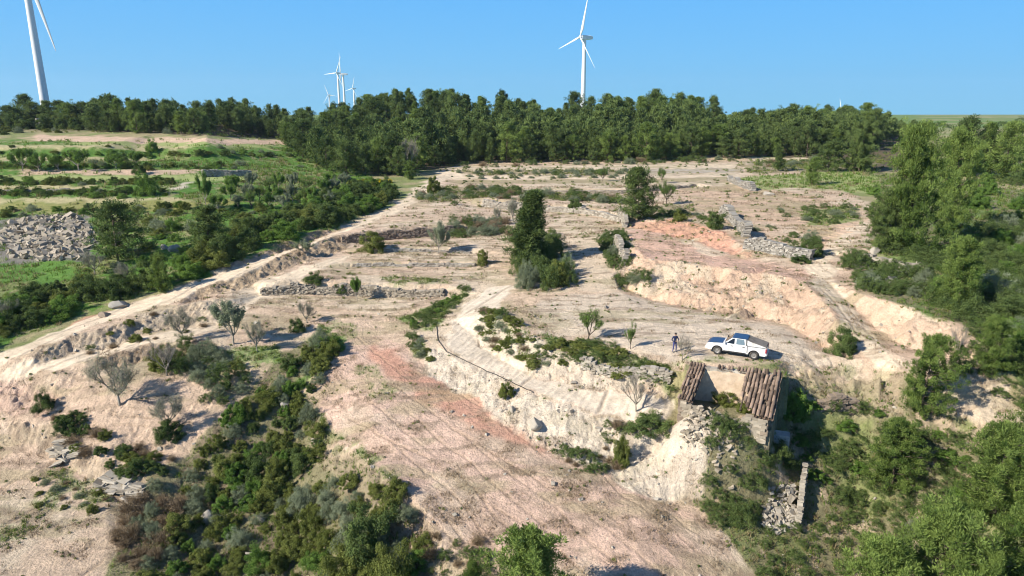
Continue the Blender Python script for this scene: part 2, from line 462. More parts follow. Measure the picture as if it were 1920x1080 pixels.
# left terraces: straw strips and dry banks
for poly, col, a in (([(60, 253), (540, 263), (545, 272), (60, 264)], C_PEACH, 1), ([(140, 266), (300, 266), (540, 273), (500, 277), (140, 272)], C_DULL * 1.4, .9),
                     ([(-60, 272), (350, 273), (350, 279), (-60, 279)], C_STRAW * 1.35, .9), ([(-60, 280), (640, 284), (640, 293), (-60, 292)], C_GRASS * .9, .8),
                     ([(-60, 294), (300, 296), (300, 303), (-60, 301)], C_STRAW * 1.25, .9), ([(-60, 304), (420, 304), (560, 310), (420, 317), (-60, 316)], C_GRASS, .8),
                     ([(40, 317), (370, 318), (380, 328), (40, 327)], C_PEACH * .95, .95), ([(-100, 329), (460, 329), (460, 339), (-100, 341)], C_DULL * 1.55, .95),
                     ([(-100, 341), (330, 340), (330, 347), (-100, 348)], C_GRASS, .9), ([(-100, 348), (190, 347), (200, 357), (-100, 359)], C_STRAW * 1.35, .95),
                     ([(-100, 359), (230, 358), (330, 370), (-100, 370)], C_GRASS, .9), ([(-100, 371), (340, 371), (350, 379), (-100, 378)], C_STRAW * 1.35, .95),
                     ([(-100, 379), (400, 379), (440, 372), (470, 378), (330, 394), (-100, 396)], np.array((.30, .29, .10)), .95), ([(220, 318), (260, 318), (260, 330), (220, 330)], C_PEACH * 1.1, .8),
                     ([(330, 343), (362, 339), (350, 354), (328, 357)], C_MARL, .9), ([(-60, 500), (100, 490), (160, 505), (100, 530), (-60, 530)], C_GRASS * 1.15, .9),
                     ([(400, 400), (520, 385), (560, 392), (440, 425)], C_GRASS * 1.2, .9)):
    z = zone(poly, 2)
    paint(z, col, a)
    if col[0] > .2:
        GRASSY = GRASSY * (1 - .85 * z)
Z_RUB = zone([(-60, 420), (40, 405), (160, 400), (178, 440), (165, 490), (60, 494), (-60, 492)])
paint(Z_RUB, C_STONE * .6)
paint(zone([(140, 610), (160, 597), (200, 586), (205, 594), (165, 612)]), C_RED, .9)
paint(zone([(-60, 705), (60, 720), (115, 745), (100, 778), (-60, 760)]), C_PINK * .98, .9)
# roads
Z_ROAD = np.clip(zone([(-80, 690), (50, 645), (147, 608), (233, 575), (300, 554), (367, 528), (433, 501), (500, 478), (567, 460), (633, 434), (700, 405), (750, 380), (790, 345), (825, 322),
               (870, 318), (860, 332), (815, 352), (770, 385), (705, 415), (640, 441), (533, 478), (433, 522), (367, 547), (320, 566), (233, 592), (123, 630), (0, 690), (-80, 720)], 2), 0, 1)
Z_TRACK = zone([(0, 692), (133, 666), (233, 640), (333, 615), (430, 560), (467, 542), (560, 505), (640, 478), (660, 482), (560, 520), (480, 560), (440, 612), (333, 635), (230, 655), (150, 680), (0, 720)])
Z_CURVE = zone([(925, 535), (970, 540), (905, 595), (885, 625), (905, 655), (960, 688), (1020, 712), (1100, 728), (1190, 742), (1262, 752), (1250, 780), (1185, 797), (1090, 765), (1000, 733), (930, 702), (865, 672), (830, 640), (845, 605), (880, 570)])
for z in (Z_ROAD, Z_TRACK):
    paint(z, C_PALE * 1.06, .9)
paint(Z_CURVE, np.array((.665, .565, .435)), .9)
Z_LANE = zone([(1060, 430), (1130, 425), (1130, 470), (1150, 545), (1080, 540), (1055, 470)])
paint(Z_LANE, C_PALE, .7)
WEEDY += (Z_PEACH + Z_MARL * .6) * ss(fbm(GX * .8, GY * .8, 47, 4), .54, .64)
WEEDY += Z_EARTH * ss(fbm(GX * .5, GY * .5, 44, 4), .56, .66) * .9
WEEDY *= (1 - np.clip(Z_ROAD + Z_CURVE, 0, 1))
# far fields on the right and far plateau
paint(ss(GY, 330, 420) * ss(GX, -2000, -1500), np.array((.16, .235, .07)))
kk = ss(fbm(GX * .015, GY * .03, 70, 3), .48, .56) * ss(GY, 240, 300) * ss(GX / np.maximum(GY, 1), .56, .6)
paint(kk, C_STRAW, .7)

# streaks of dead weed and damp soil along the contours
s1 = fbm(GX * .16 + .1 * GY, GY * .5, 140, 4); s2 = fbm(GX * .45, GY * 1.5, 150, 4)
notroad = 1 - .85 * np.clip(Z_ROAD + Z_CURVE + Z_TRACK, 0, 1)
paint(Z_EARTH * notroad * ss(s1, .52, .66), C_STRAW * .95, .5)
paint(Z_EARTH * notroad * ss(s2, .57, .68), C_DARK * 1.55, .6)
WEEDY += Z_EARTH * notroad * ss(s2, .55, .64) * .8
SCRUBBY = np.maximum(SCRUBBY, Z_EARTH * notroad * (ss(s2, .60, .68) * .5 + ss(s1, .60, .70) * .3) * (1 - .6 * Z_PINK))
# cut faces show rawer earth
FACE = np.zeros((NR, NT), np.float32)
for nm, col, a in (('road_bank', np.array((.42, .315, .205)), .9), ('track_bank', np.array((.50, .40, .285)), .8), ('track_lower', np.array((.40, .29, .19)), .8),
                   ('inner_bank', C_MARL * .95, .8), ('peach_bank', np.array((.59, .41, .285)), .75), ('low_cliff', np.array((.47, .37, .26)), .8), ('red_bank', C_PINK * .9, .8),
                   ('right_bank', C_PEACH * 1.03, .8), ('road_cut', np.array((.36, .26, .18)), .8), ('hut_side', np.array((.44, .345, .24)), .6),
                   ('marl_bank', C_MARL, .5), ('white_mound', C_MARL * 1.03, .5), ('field_edge', np.array((.38, .30, .2)), .6), ('red_scarp', C_RED * 1.12, .45)):
    tl, bl = SCARPS[nm]
    z = zone([(a_[0], a_[1] - 1) for a_ in tl] + [(b_[0], b_[1] + 1) for b_ in bl[::-1]], 2)
    paint(z, col, a)
    if nm in ('road_bank', 'track_bank', 'track_lower', 'low_cliff', 'peach_bank'):
        paint(z * ss(n3 * .5 + n2 * .6, .56, .68), C_DARK * 1.25, .5 if nm == 'peach_bank' else .65)
    if nm in ('peach_bank', 'right_bank', 'track_bank'):
        paint(z * ss(n1 * .5 + n2 * .5, .50, .60), C_PALE, .7)
    FACE = np.maximum(FACE, z)

# ------------------------------------------------------------------ relief: banks, clods, ruts
sl = np.zeros((NR, NT))
sl[1:-1] = abs(H[2:] - H[:-2]) / (rr[2:] - rr[:-2])[:, None]
bank = ss(blur(sl, 4), .22, .6)
near = 1 - ss(rr, 150, 300)[:, None]
SOFT = np.clip(Z_PEACH + Z_PEACH2 + Z_MARL + Z_MOUND, 0, 1)
bank = np.clip(bank * .6 + FACE * .8, 0, 1) * (1 - .3 * SOFT)
rg = .10 + .50 * bank
rg = rg * (1 - .75 * np.clip(Z_ROAD + Z_CURVE + Z_TRACK, 0, 1))
ridge = 1 - abs(2 * fbm(GX * .55, GY * .55, 80, 4) - 1)
H += near * rg * ((fbm(GX * .8, GY * .8, 90, 5, .6) - .5) * 1.1 + .5 * (ridge - .7))
H += near * (.05 + .30 * bank) * (n3 - .5) + near * .25 * bank * (fbm(GX * 2.2, GY * 2.2, 97, 3) - .5)
gul = 1 - abs(2 * fbm(GX * 1.1, GY * .25, 95, 3) - 1)
H -= near * bank * .14 * ss(gul, .75, 1.0)


def ruts(mask, p0, p1, spacing, depth, seed, width=.28):
    a, b = hit(*p0), hit(*p1)
    d = np.array((b.x - a.x, b.y - a.y)); d /= np.hypot(*d)
    u = (GX - a.x) * -d[1] + (GY - a.y) * d[0] + 2.2 * (fbm(GX * .13, GY * .13, seed, 4) - .5)
    ph = np.abs(((u / spacing) % 1) - .5) * spacing
    al = (GX - a.x) * d[0] + (GY - a.y) * d[1]
    g = np.exp(-(ph / width) ** 2) * ss(vnoise(al * .12 + 31 * np.floor(u / spacing), u * 0 + 3.3, seed + 7), .42, .6)
    sh = np.exp(-((ph - width * 1.7) / width) ** 2) * .4
    global H
    H = H - mask * depth * (g - sh)
    paint(mask * g, C_DARK * 1.5, .35)


ruts(Z_PINK, (640, 700), (930, 930), 1.7, .06, 101, .12)
ruts(Z_PINK, (720, 690), (1010, 850), 4.3, .08, 105, .10)
ruts(Z_CURVE, (950, 545), (850, 630), 1.5, .10, 102, .16)
ruts(Z_ROAD, (433, 512), (633, 437), 1.6, .07, 103, .18)
ruts(Z_TRACK, (333, 622), (560, 510), 1.6, .08, 104, .18)
ruts(zone([(0, 850), (120, 870), (230, 960), (200, 1080), (150, 1200), (-150, 1200)]), (0, 1010), (150, 930), 2.3, .09, 107, .16)
ruts(zone([(0, 760), (60, 790), (100, 860), (60, 900), (0, 860)]), (0, 770), (60, 870), 1.1, .14, 108, .2)
ruts(zone([(200, 760), (330, 800), (400, 830), (300, 830), (200, 790)]), (200, 790), (280, 800), .9, .12, 109, .12)
ruts(Z_REDT + Z_RAMP * 0, (1190, 460), (1480, 520), 1.2, .09, 106, .15)
ruts(Z_RAMP, (1545, 530), (1680, 680), 1.3, .05, 110, .16)
ruts(Z_STRIPE, (1290, 360), (1480, 400), 1.6, .12, 111, .25)
ruts(zone([(700, 400), (960, 392), (1180, 412), (1100, 425), (700, 420)]), (720, 408), (950, 398), 1.3, .08, 112, .2)
ruts(zone([(480, 560), (760, 560), (740, 600), (520, 600)]), (500, 575), (740, 580), 1.2, .1, 113, .2)
ruts(zone([(650, 472), (950, 470), (950, 528), (640, 525)]), (660, 510), (940, 510), 1.5, .1, 114, .25)
ruts(zone([(1000, 570), (1400, 600), (1560, 690), (1300, 690), (1100, 640)]), (1050, 590), (1450, 640), 1.9, .08, 115, .16)

# dark edge shadow of the curved track is a separate tube; a shallow edge step for it is not needed


def ground(x, y):
    """height of the ground at a world point"""
    r = math.hypot(x, y); t = math.atan2(x, y)
    i = np.interp(r, rr, np.arange(NR)); j = np.interp(t, th, np.arange(NT))
    i0, j0 = min(int(i), NR - 2), min(int(j), NT - 2)
    a, b = i - i0, j - j0
    return float((H[i0, j0] * (1 - a) + H[i0 + 1, j0] * a) * (1 - b) + (H[i0, j0 + 1] * (1 - a) + H[i0 + 1, j0 + 1] * a) * b)


def ground_v(x, y):
    r = np.hypot(x, y); t = np.arctan2(x, y)
    i = np.interp(r, rr, np.arange(NR)); j = np.interp(t, th, np.arange(NT))
    i0 = np.minimum(i.astype(int), NR - 2); j0 = np.minimum(j.astype(int), NT - 2)
    a, b = i - i0, j - j0
    return (H[i0, j0] * (1 - a) + H[i0 + 1, j0] * a) * (1 - b) + (H[i0, j0 + 1] * (1 - a) + H[i0 + 1, j0 + 1] * a) * b


def grid_v(A, x, y):
    r = np.hypot(x, y); t = np.arctan2(x, y)
    i = np.clip(np.round(np.interp(r, rr, np.arange(NR))).astype(int), 0, NR - 1)
    j = np.clip(np.round(np.interp(t, th, np.arange(NT))).astype(int), 0, NT - 1)
    return A[i, j]


def place(px, py):
    p = hit(px, py)
    return Vector((p.x, p.y, ground(p.x, p.y)))


# hut footprint: floor dug into the terrace
HB = [(14.55, 51.7), (20.9, 49.7)]      # back left, back right
HF = [(12.75, 48.3), (18.75, 45.3)]     # front left, front right
HFLOOR = -2.35


def hut_uv(u, v):
    """u across from the left, v 0 front .. 1 back"""
    f = [HF[0][k] + (HF[1][k] - HF[0][k]) * u for k in (0, 1)]
    b = [HB[0][k] + (HB[1][k] - HB[0][k]) * u for k in (0, 1)]
    return np.array([f[k] + (b[k] - f[k]) * v for k in (0, 1)])


hp = np.array([HF[0], HF[1], HB[1], HB[0]])
ins = in_poly(GX, GY, hp)
H[ins] = HFLOOR
fr = hut_uv(.5, -.02)
md_ = ss(-np.hypot((GX - fr[0]) / 4.6, (GY - fr[1]) / 2.6), -1.25, -.45)
tgt = -2.15 - .30 * np.clip(fr[1] - GY, -1, 4)
H = np.where(ins, H, np.where(tgt > H, H * (1 - md_) + tgt * md_, H))
# level stand for the truck and the terrace edge behind the hut
tm = ss(-np.hypot((GX - 19.0) / 3.6, (GY - 54.9) / 2.4), -1.4, -.9)
H = H * (1 - tm) + 0.0 * tm
hb = in_poly(GX, GY, np.array([(14.0, 51.95), (21.6, 49.75), (22.2, 52.2), (14.6, 54.4)]))
H[hb] = np.clip(H[hb], -.15, .1)


def mesh_np(name, V, faces, mats=(), mi=None, smooth=False, tint=None, rgb=None):
    """faces: list of int arrays (n,k)"""
    me = bpy.data.meshes.new(name)
    V = np.asarray(V, np.float32)
    me.vertices.add(len(V)); me.vertices.foreach_set('co', V.ravel())
    loops = np.concatenate([np.asarray(f, np.int32).ravel() for f in faces])
    tot = np.concatenate([np.full(len(f), np.asarray(f).shape[1], np.int32) for f in faces])
    start = np.r_[0, np.cumsum(tot)[:-1]].astype(np.int32)
    me.loops.add(len(loops)); me.loops.foreach_set('vertex_index', loops)
    me.polygons.add(len(tot)); me.polygons.foreach_set('loop_start', start)
    if mi is not None:
        me.polygons.foreach_set('material_index', np.asarray(mi, np.int32))
    me.polygons.foreach_set('use_smooth', np.full(len(tot), bool(smooth)))
    if tint is not None:
        a = me.attributes.new('tint', 'FLOAT', 'POINT'); a.data.foreach_set('value', np.asarray(tint, np.float32))
    if rgb is not None:
        a = me.attributes.new('soil', 'FLOAT_COLOR', 'POINT')
        a.data.foreach_set('color', np.asarray(rgb, np.float32).ravel())
    for m in mats:
        me.materials.append(m)
    me.update(calc_edges=True)
    me.validate()
    return me


def link(name, me, parent=None, loc=None, rot=None, scale=None):
    o = bpy.data.objects.new(name, me)
    COL.objects.link(o)
    if parent is not None:
        o.parent = parent
    if loc is not None:
        o.location = loc
    if rot is not None:
        o.rotation_euler = rot
    if scale is not None:
        o.scale = scale
    return o


def tag(o, label, cat, group=None):
    o['label'] = label; o['category'] = cat; o['kind'] = 'thing'
    if group:
        o['group'] = group
    return o


def empty(name, loc, rz=0.0):
    o = bpy.data.objects.new(name, None); COL.objects.link(o)
    o.empty_display_size = .2
    o.location = loc; o.rotation_euler = (0, 0, rz)
    return o


# ------------------------------------------------------------------ materials
def new_mat(name):
    m = bpy.data.materials.new(name); m.use_nodes = True
    nt = m.node_tree
    for n in list(nt.nodes):
        nt.nodes.remove(n)
    out = nt.nodes.new('ShaderNodeOutputMaterial')
    return m, nt, out


def N(nt, t, **kw):
    n = nt.nodes.new(t)
    for k_, v in kw.items():
        if k_ in n.inputs:
            n.inputs[k_].default_value = v
        else:
            setattr(n, k_, v)
    return n


def soil_mat():
    m, nt, out = new_mat('earth')
    L = nt.links.new
    at = N(nt, 'ShaderNodeAttribute', attribute_name='soil')
    geo = N(nt, 'ShaderNodeNewGeometry')
    cur = at.outputs['Color']
    for sc, lo, hi, amt in ((.35, .88, 1.12, 1), (1.6, .80, 1.18, 1), (7.0, .80, 1.17, 1), (26.0, .86, 1.13, 1)):
        nz = N(nt, 'ShaderNodeTexNoise', Scale=sc, Detail=6.0, Roughness=.65)
        L(geo.outputs['Position'], nz.inputs['Vector'])
        mr = N(nt, 'ShaderNodeMapRange')
        mr.inputs['From Min'].default_value = .3; mr.inputs['From Max'].default_value = .7
        mr.inputs['To Min'].default_value = lo; mr.inputs['To Max'].default_value = hi
        L(nz.outputs['Fac'], mr.inputs['Value'])
        mx = N(nt, 'ShaderNodeMix', data_type='RGBA', blend_type='MULTIPLY')
        mx.inputs['Factor'].default_value = amt
        L(cur, mx.inputs['A']); L(mr.outputs['Result'], mx.inputs['B'])
        cur = mx.outputs['Result']
    # pale pebbles and dark crumbs
    vo = N(nt, 'ShaderNodeTexVoronoi', Scale=5.0)
    L(geo.outputs['Position'], vo.inputs['Vector'])
    nz = N(nt, 'ShaderNodeTexNoise', Scale=.7, Detail=3.0)
    L(geo.outputs['Position'], nz.inputs['Vector'])
    thr = N(nt, 'ShaderNodeMath', operation='MULTIPLY'); thr.inputs[1].default_value = .24
    L(nz.outputs['Fac'], thr.inputs[0])
    lt = N(nt, 'ShaderNodeMath', operation='LESS_THAN')
    L(vo.outputs['Distance'], lt.inputs[0]); L(thr.outputs[0], lt.inputs[1])
    peb = N(nt, 'ShaderNodeMix', data_type='RGBA', blend_type='MULTIPLY')
    peb.inputs['B'].default_value = (.72, .69, .65, 1)
    L(lt.outputs[0], peb.inputs['Factor']); L(cur, peb.inputs['A'])
    cur = peb.outputs['Result']
    b = N(nt, 'ShaderNodeBsdfPrincipled'); b.inputs['Roughness'].default_value = .95
    b.inputs['Specular IOR Level'].default_value = .15
    L(cur, b.inputs['Base Color'])
    n2_ = N(nt, 'ShaderNodeTexNoise', Scale=4.0, Detail=8.0, Roughness=.7)
    L(geo.outputs['Position'], n2_.inputs['Vector'])
    bp = N(nt, 'ShaderNodeBump', Strength=.8, Distance=.3)
    L(at.outputs['Alpha'], bp.inputs['Strength'])
    L(n2_.outputs['Fac'], bp.inputs['Height'])
    L(bp.outputs['Normal'], b.inputs['Normal'])
    L(b.outputs[0], out.inputs[0])
    return m


def leaf_mat(name, dark, light, trans=.3, rnd=.35):
    """foliage: tint attribute and a per-plant random value move the colour"""
    m, nt, out = new_mat(name)
    L = nt.links.new
    at = N(nt, 'ShaderNodeAttribute', attribute_name='tint')
    oi = N(nt, 'ShaderNodeObjectInfo')
    ad = N(nt, 'ShaderNodeMath', operation='MULTIPLY_ADD')
    ad.inputs[1].default_value = rnd; ad.inputs[2].default_value = -rnd / 2
    L(oi.outputs['Random'], ad.inputs[0])
    su = N(nt, 'ShaderNodeMath', operation='ADD', use_clamp=True)
    L(at.outputs['Fac'], su.inputs[0]); L(ad.outputs[0], su.inputs[1])
    mx = N(nt, 'ShaderNodeMix', data_type='RGBA')
    mx.inputs['A'].default_value = (*dark, 1); mx.inputs['B'].default_value = (*light, 1)
    L(su.outputs[0], mx.inputs['Factor'])
    d = N(nt, 'ShaderNodeBsdfDiffuse'); t = N(nt, 'ShaderNodeBsdfTranslucent')
    L(mx.outputs['Result'], d.inputs['Color'])
    hs = N(nt, 'ShaderNodeHueSaturation'); hs.inputs['Value'].default_value = 1.2; hs.inputs['Hue'].default_value = .495
    L(mx.outputs['Result'], hs.inputs['Color']); L(hs.outputs[0], t.inputs['Color'])
    ms = N(nt, 'ShaderNodeMixShader'); ms.inputs[0].default_value = trans
    L(d.outputs[0], ms.inputs[1]); L(t.outputs[0], ms.inputs[2])
    L(ms.outputs[0], out.inputs[0])
    return m


def rough_mat(name, c1, c2, scale=3.0, rough=.9, bump=.4, dist=.05, c3=None, spec=.2):
    m, nt, out = new_mat(name)
    L = nt.links.new
    tc = N(nt, 'ShaderNodeTexCoord')
    nz = N(nt, 'ShaderNodeTexNoise', Scale=scale, Detail=7.0, Roughness=.65)
    L(tc.outputs['Object'], nz.inputs['Vector'])
    cr = N(nt, 'ShaderNodeValToRGB')
    cr.color_ramp.elements[0].position = .33; cr.color_ramp.elements[0].color = (*c1, 1)
    cr.color_ramp.elements[1].position = .66; cr.color_ramp.elements[1].color = (*c2, 1)
    if c3:
        e = cr.color_ramp.elements.new(.5); e.color = (*c3, 1)
    L(nz.outputs['Fac'], cr.inputs[0])
    b = N(nt, 'ShaderNodeBsdfPrincipled'); b.inputs['Roughness'].default_value = rough
    b.inputs['Specular IOR Level'].default_value = spec
    L(cr.outputs[0], b.inputs['Base Color'])
    if bump:
        n2_ = N(nt, 'ShaderNodeTexNoise', Scale=scale * 4, Detail=6.0)
        L(tc.outputs['Object'], n2_.inputs['Vector'])
        bp = N(nt, 'ShaderNodeBump', Strength=bump, Distance=dist)
        L(n2_.outputs['Fac'], bp.inputs['Height']); L(bp.outputs['Normal'], b.inputs['Normal'])
    L(b.outputs[0], out.inputs[0])
    return m


def stone_mat(name, c1, c2, spread=.5):
    """each stone its own shade (tint), mottled"""
    m, nt, out = new_mat(name)
    L = nt.links.new
    at = N(nt, 'ShaderNodeAttribute', attribute_name='tint')
    tc = N(nt, 'ShaderNodeNewGeometry')
    nz = N(nt, 'ShaderNodeTexNoise', Scale=5.0, Detail=6.0, Roughness=.7)
    L(tc.outputs['Position'], nz.inputs['Vector'])
    av = N(nt, 'ShaderNodeMath', operation='MULTIPLY_ADD'); av.inputs[1].default_value = .8; av.inputs[2].default_value = -.4
    L(nz.outputs['Fac'], av.inputs[0])
    su = N(nt, 'ShaderNodeMath', operation='ADD', use_clamp=True)
    L(at.outputs['Fac'], su.inputs[0]); L(av.outputs[0], su.inputs[1])
    mx = N(nt, 'ShaderNodeMix', data_type='RGBA')
    mx.inputs['A'].default_value = (*c1, 1); mx.inputs['B'].default_value = (*c2, 1)
    L(su.outputs[0], mx.inputs['Factor'])
    b = N(nt, 'ShaderNodeBsdfPrincipled'); b.inputs['Roughness'].default_value = .9
    b.inputs['Specular IOR Level'].default_value = .2
    L(mx.outputs['Result'], b.inputs['Base Color'])
    bp = N(nt, 'ShaderNodeBump', Strength=.5, Distance=.05)
    L(nz.outputs['Fac'], bp.inputs['Height']); L(bp.outputs['Normal'], b.inputs['Normal'])
    L(b.outputs[0], out.inputs[0])
    return m


def paint_mat(name, col, rough=.35, metal=0.0, dirt=None):
    m, nt, out = new_mat(name)
    L = nt.links.new
    b = N(nt, 'ShaderNodeBsdfPrincipled')
    b.inputs['Roughness'].default_value = rough; b.inputs['Metallic'].default_value = metal
    tc = N(nt, 'ShaderNodeTexCoord')
    nz = N(nt, 'ShaderNodeTexNoise', Scale=2.5, Detail=5.0)
    L(tc.outputs['Object'], nz.inputs['Vector'])
    mx = N(nt, 'ShaderNodeMix', data_type='RGBA')
    d = dirt or tuple(c * .86 for c in col)
    mx.inputs['A'].default_value = (*d, 1); mx.inputs['B'].default_value = (*col, 1)
    mr = N(nt, 'ShaderNodeMapRange'); mr.inputs['From Min'].default_value = .3; mr.inputs['From Max'].default_value = .55
    L(nz.outputs['Fac'], mr.inputs['Value']); L(mr.outputs[0], mx.inputs['Factor'])
    L(mx.outputs['Result'], b.inputs['Base Color'])
    L(b.outputs[0], out.inputs[0])
    return m


M = {}
M['soil'] = soil_mat()
M['pine'] = leaf_mat('pine_needles', (0.046, 0.078, 0.027), (0.205, 0.27, 0.085), 0.3, 0.5)
M['pine_light'] = leaf_mat('young_pine_needles', (0.075, 0.125, 0.03), (0.27, 0.355, 0.095), 0.35, 0.4)
M['dark'] = leaf_mat('dark_leaves', (0.045, 0.078, 0.026), (0.165, 0.22, 0.07), 0.25, 0.4)
M['olive'] = leaf_mat('olive_green_leaves', (0.085, 0.11, 0.026), (0.25, 0.28, 0.08), 0.3, 0.35)
M['grey'] = leaf_mat('grey_green_leaves', (0.125, 0.155, 0.085), (0.32, 0.36, 0.23), 0.25, 0.4)
M['bright'] = leaf_mat('bright_leaves', (0.075, 0.145, 0.03), (0.215, 0.33, 0.075), 0.35, 0.4)
M['brown'] = leaf_mat('dead_twigs', (0.15, 0.11, 0.065), (0.36, 0.275, 0.175), 0.1, 0.35)
M['yellow'] = leaf_mat('broom_flowers', (.25, .22, .02), (.6, .5, .03), .3)
M['straw'] = leaf_mat('dry_grass', (.15, .115, .06), (.38, .31, .17), .3)
M['grass'] = leaf_mat('green_grass', (0.06, 0.13, 0.02), (0.2, 0.29, 0.06), 0.35, 0.35)
M['bark'] = rough_mat('bark', (.07, .05, .035), (.20, .16, .12), 6, .95, .6)
M['bark_pale'] = rough_mat('pale_bark', (.22, .19, .15), (.40, .36, .29), 6, .95, .6)
M['stone'] = stone_mat('grey_stone', (.16, .145, .12), (.44, .405, .345))
M['stone_pale'] = stone_mat('pale_stone', (.21, .18, .14), (.49, .44, .36))
M['stone_warm'] = stone_mat('warm_stone', (.20, .17, .125), (.46, .395, .305))
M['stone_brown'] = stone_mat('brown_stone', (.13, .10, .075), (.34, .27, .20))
# ------------------------------------------------------------------ the ground
ii, jj = np.meshgrid(np.arange(NR - 1), np.arange(NT - 1), indexing='ij')
a_ = ii * NT + jj
quads_ = np.stack([a_, a_ + 1, a_ + NT + 1, a_ + NT], -1).reshape(-1, 4)
me = mesh_np('ground', np.stack([GX, GY, H], -1).reshape(-1, 3), [quads_], [M['soil']], smooth=True, rgb=np.concatenate([np.clip(RGB, .01, .9), (.85 * (1 - .72 * np.clip(Z_ROAD + Z_CURVE + Z_TRACK + Z_RAMP, 0, 1)))[..., None]], -1).reshape(-1, 4))
g = link('ground', me); g['kind'] = 'structure'


# ------------------------------------------------------------------ plant meshes
def unit(v):
    return v / (np.linalg.norm(v, axis=-1, keepdims=True) + 1e-9)


def leaf_quads(C, Nn, S, aspect, rng):
    """one diamond leaf per centre"""
    n = len(C)
    t = unit(np.cross(Nn, rng.normal(size=(n, 3))))
    b = np.cross(Nn, t)
    S = np.asarray(S).reshape(-1, 1)
    V = np.stack([C + t * S, C + b * S * aspect, C - t * S, C - b * S * aspect], 1)
    return V.reshape(-1, 3), np.arange(4 * n).reshape(-1, 4)


def tube(path, rad, n=6):
    path = np.asarray(path, float); rad = np.asarray(rad, float)
    d = unit(np.gradient(path, axis=0))
    up = np.where(abs(d[:, 2:3]) > .9, np.array([[1., 0, 0]]), np.array([[0, 0, 1.]]))
    a = unit(np.cross(d, up)); b = np.cross(d, a)
    ang = np.linspace(0, 2 * PI, n, endpoint=False)
    V = path[:, None] + rad[:, None, None] * (a[:, None] * np.cos(ang)[None, :, None] + b[:, None] * np.sin(ang)[None, :, None])
    k = len(path)
    i, j = np.meshgrid(np.arange(k - 1), np.arange(n), indexing='ij')
    q = np.stack([i * n + j, i * n + (j + 1) % n, (i + 1) * n + (j + 1) % n, (i + 1) * n + j], -1).reshape(-1, 4)
    return V.reshape(-1, 3), q


def join(parts):
    V, Q, o = [], [], 0
    for v, q in parts:
        V.append(v); Q.append(q + o); o += len(v)
    return np.concatenate(V), np.concatenate(Q)


def clump_leaves(centers, radii, per, size, aspect, rng, up=.35, jit=.55, flat=.75, needle=False):
    n = len(centers)
    d = unit(rng.normal(size=(n, per, 3)))
    r = radii[:, None, None] * (rng.random((n, per, 1)) ** .45)
    off = d * r; off[..., 2] *= flat
    C = (centers[:, None] + off).reshape(-1, 3)
    Nn = unit(d + np.array([0, 0, up]) + rng.normal(size=d.shape) * jit).reshape(-1, 3)
    S = size * rng.uniform(.6, 1.3, len(C))
    V, Q = leaf_quads(C, Nn, S, aspect, rng)
    t = np.clip(rng.normal(.5, .17, n)[:, None] + rng.normal(0, .10, (n, per)), 0, 1)
    return V, Q, np.repeat(t.ravel(), 4)


def clump_needles(centers, radii, per, size, aspect, rng):
    """tufts of needles standing up and outwards"""
    n = len(centers)
    d = unit(rng.normal(size=(n, per, 3)) + np.array([0, 0, .25]))
    r = radii[:, None, None] * (rng.random((n, per, 1)) ** .5)
    C = (centers[:, None] + d * r * np.array([1, 1, 1.1])).reshape(-1, 3)
    ax = unit(d * .7 + np.array([0, 0, .75]) + rng.normal(size=d.shape) * .4).reshape(-1, 3)
    side = unit(np.cross(ax, rng.normal(size=ax.shape)))
    S = (size * rng.uniform(.6, 1.3, len(C)))[:, None]
    V = np.stack([C - ax * S * .8, C + side * S * aspect, C + ax * S, C - side * S * aspect], 1).reshape(-1, 3)
    t = np.clip(rng.normal(.48, .25, n)[:, None] + rng.normal(0, .12, (n, per)), 0, 1)
    return V, np.arange(len(V)).reshape(-1, 4), np.repeat(t.ravel(), 4)


def pine_mesh(seed, H_=10., R=3.1, low=.16, nb=46, per=60, leaf=.30, conical=.4, trunk_r=.16, cl=.085, per_b=3):
    rng = np.random.default_rng(seed)
    cs, rs, limbs = [], [], []
    lean = rng.normal(0, .04, 2)
    tp = np.array([[lean[0] * z * z * H_, lean[1] * z * z * H_, z * H_] for z in np.linspace(-.06, .97, 9)])
    lop = rng.uniform(0, 2 * PI)
    for i in range(nb):
        h = low + (1 - low) * (i + rng.random()) / nb
        az = i * 2.399 + rng.normal(0, .5)
        s = (h - low) / (1 - low)
        prof = (1 - conical) * math.sin(PI * min(1, .18 + .80 * s)) ** .7 + conical * (1 - s) ** .8
        L_ = R * prof * rng.uniform(.45, 1.2) * (1 + .22 * math.cos(az - lop))
        base = np.array([np.interp(h, np.linspace(-.06, .97, 9), tp[:, k]) for k in range(3)])
        d = np.array([math.cos(az), math.sin(az), rng.uniform(.05, .5) + .35 * s])
        tip = base + d * L_
        limbs.append((base, tip, L_))
        for f in np.linspace(1, .42, per_b):
            c = base + d * L_ * f + rng.normal(0, .12 * R * .5, 3)
            cs.append(c); rs.append(H_ * cl * rng.uniform(.7, 1.25) * (.7 + .3 * f))
    top = tp[-1]
    for _ in range(4):
        cs.append(top + rng.normal(0, .2, 3) * [1, 1, .5] + [0, 0, .1]); rs.append(H_ * cl * .8)
    cs = np.array(cs); rs = np.array(rs)
    V, Q, T = clump_needles(cs, rs, per, leaf, .21, rng)
    parts = [tube(tp, np.linspace(trunk_r, .03, 9) * H_ / 10, 7)]
    for b_, t_, L_ in limbs[::2]:
        mid = (b_ + t_) / 2 + [0, 0, -.05 * L_]
        parts.append(tube([b_, mid, t_], np.array([.05, .035, .012]) * H_ / 10, 4))
    tv, tq = join(parts)
    return (V, Q, T), (tv, tq)


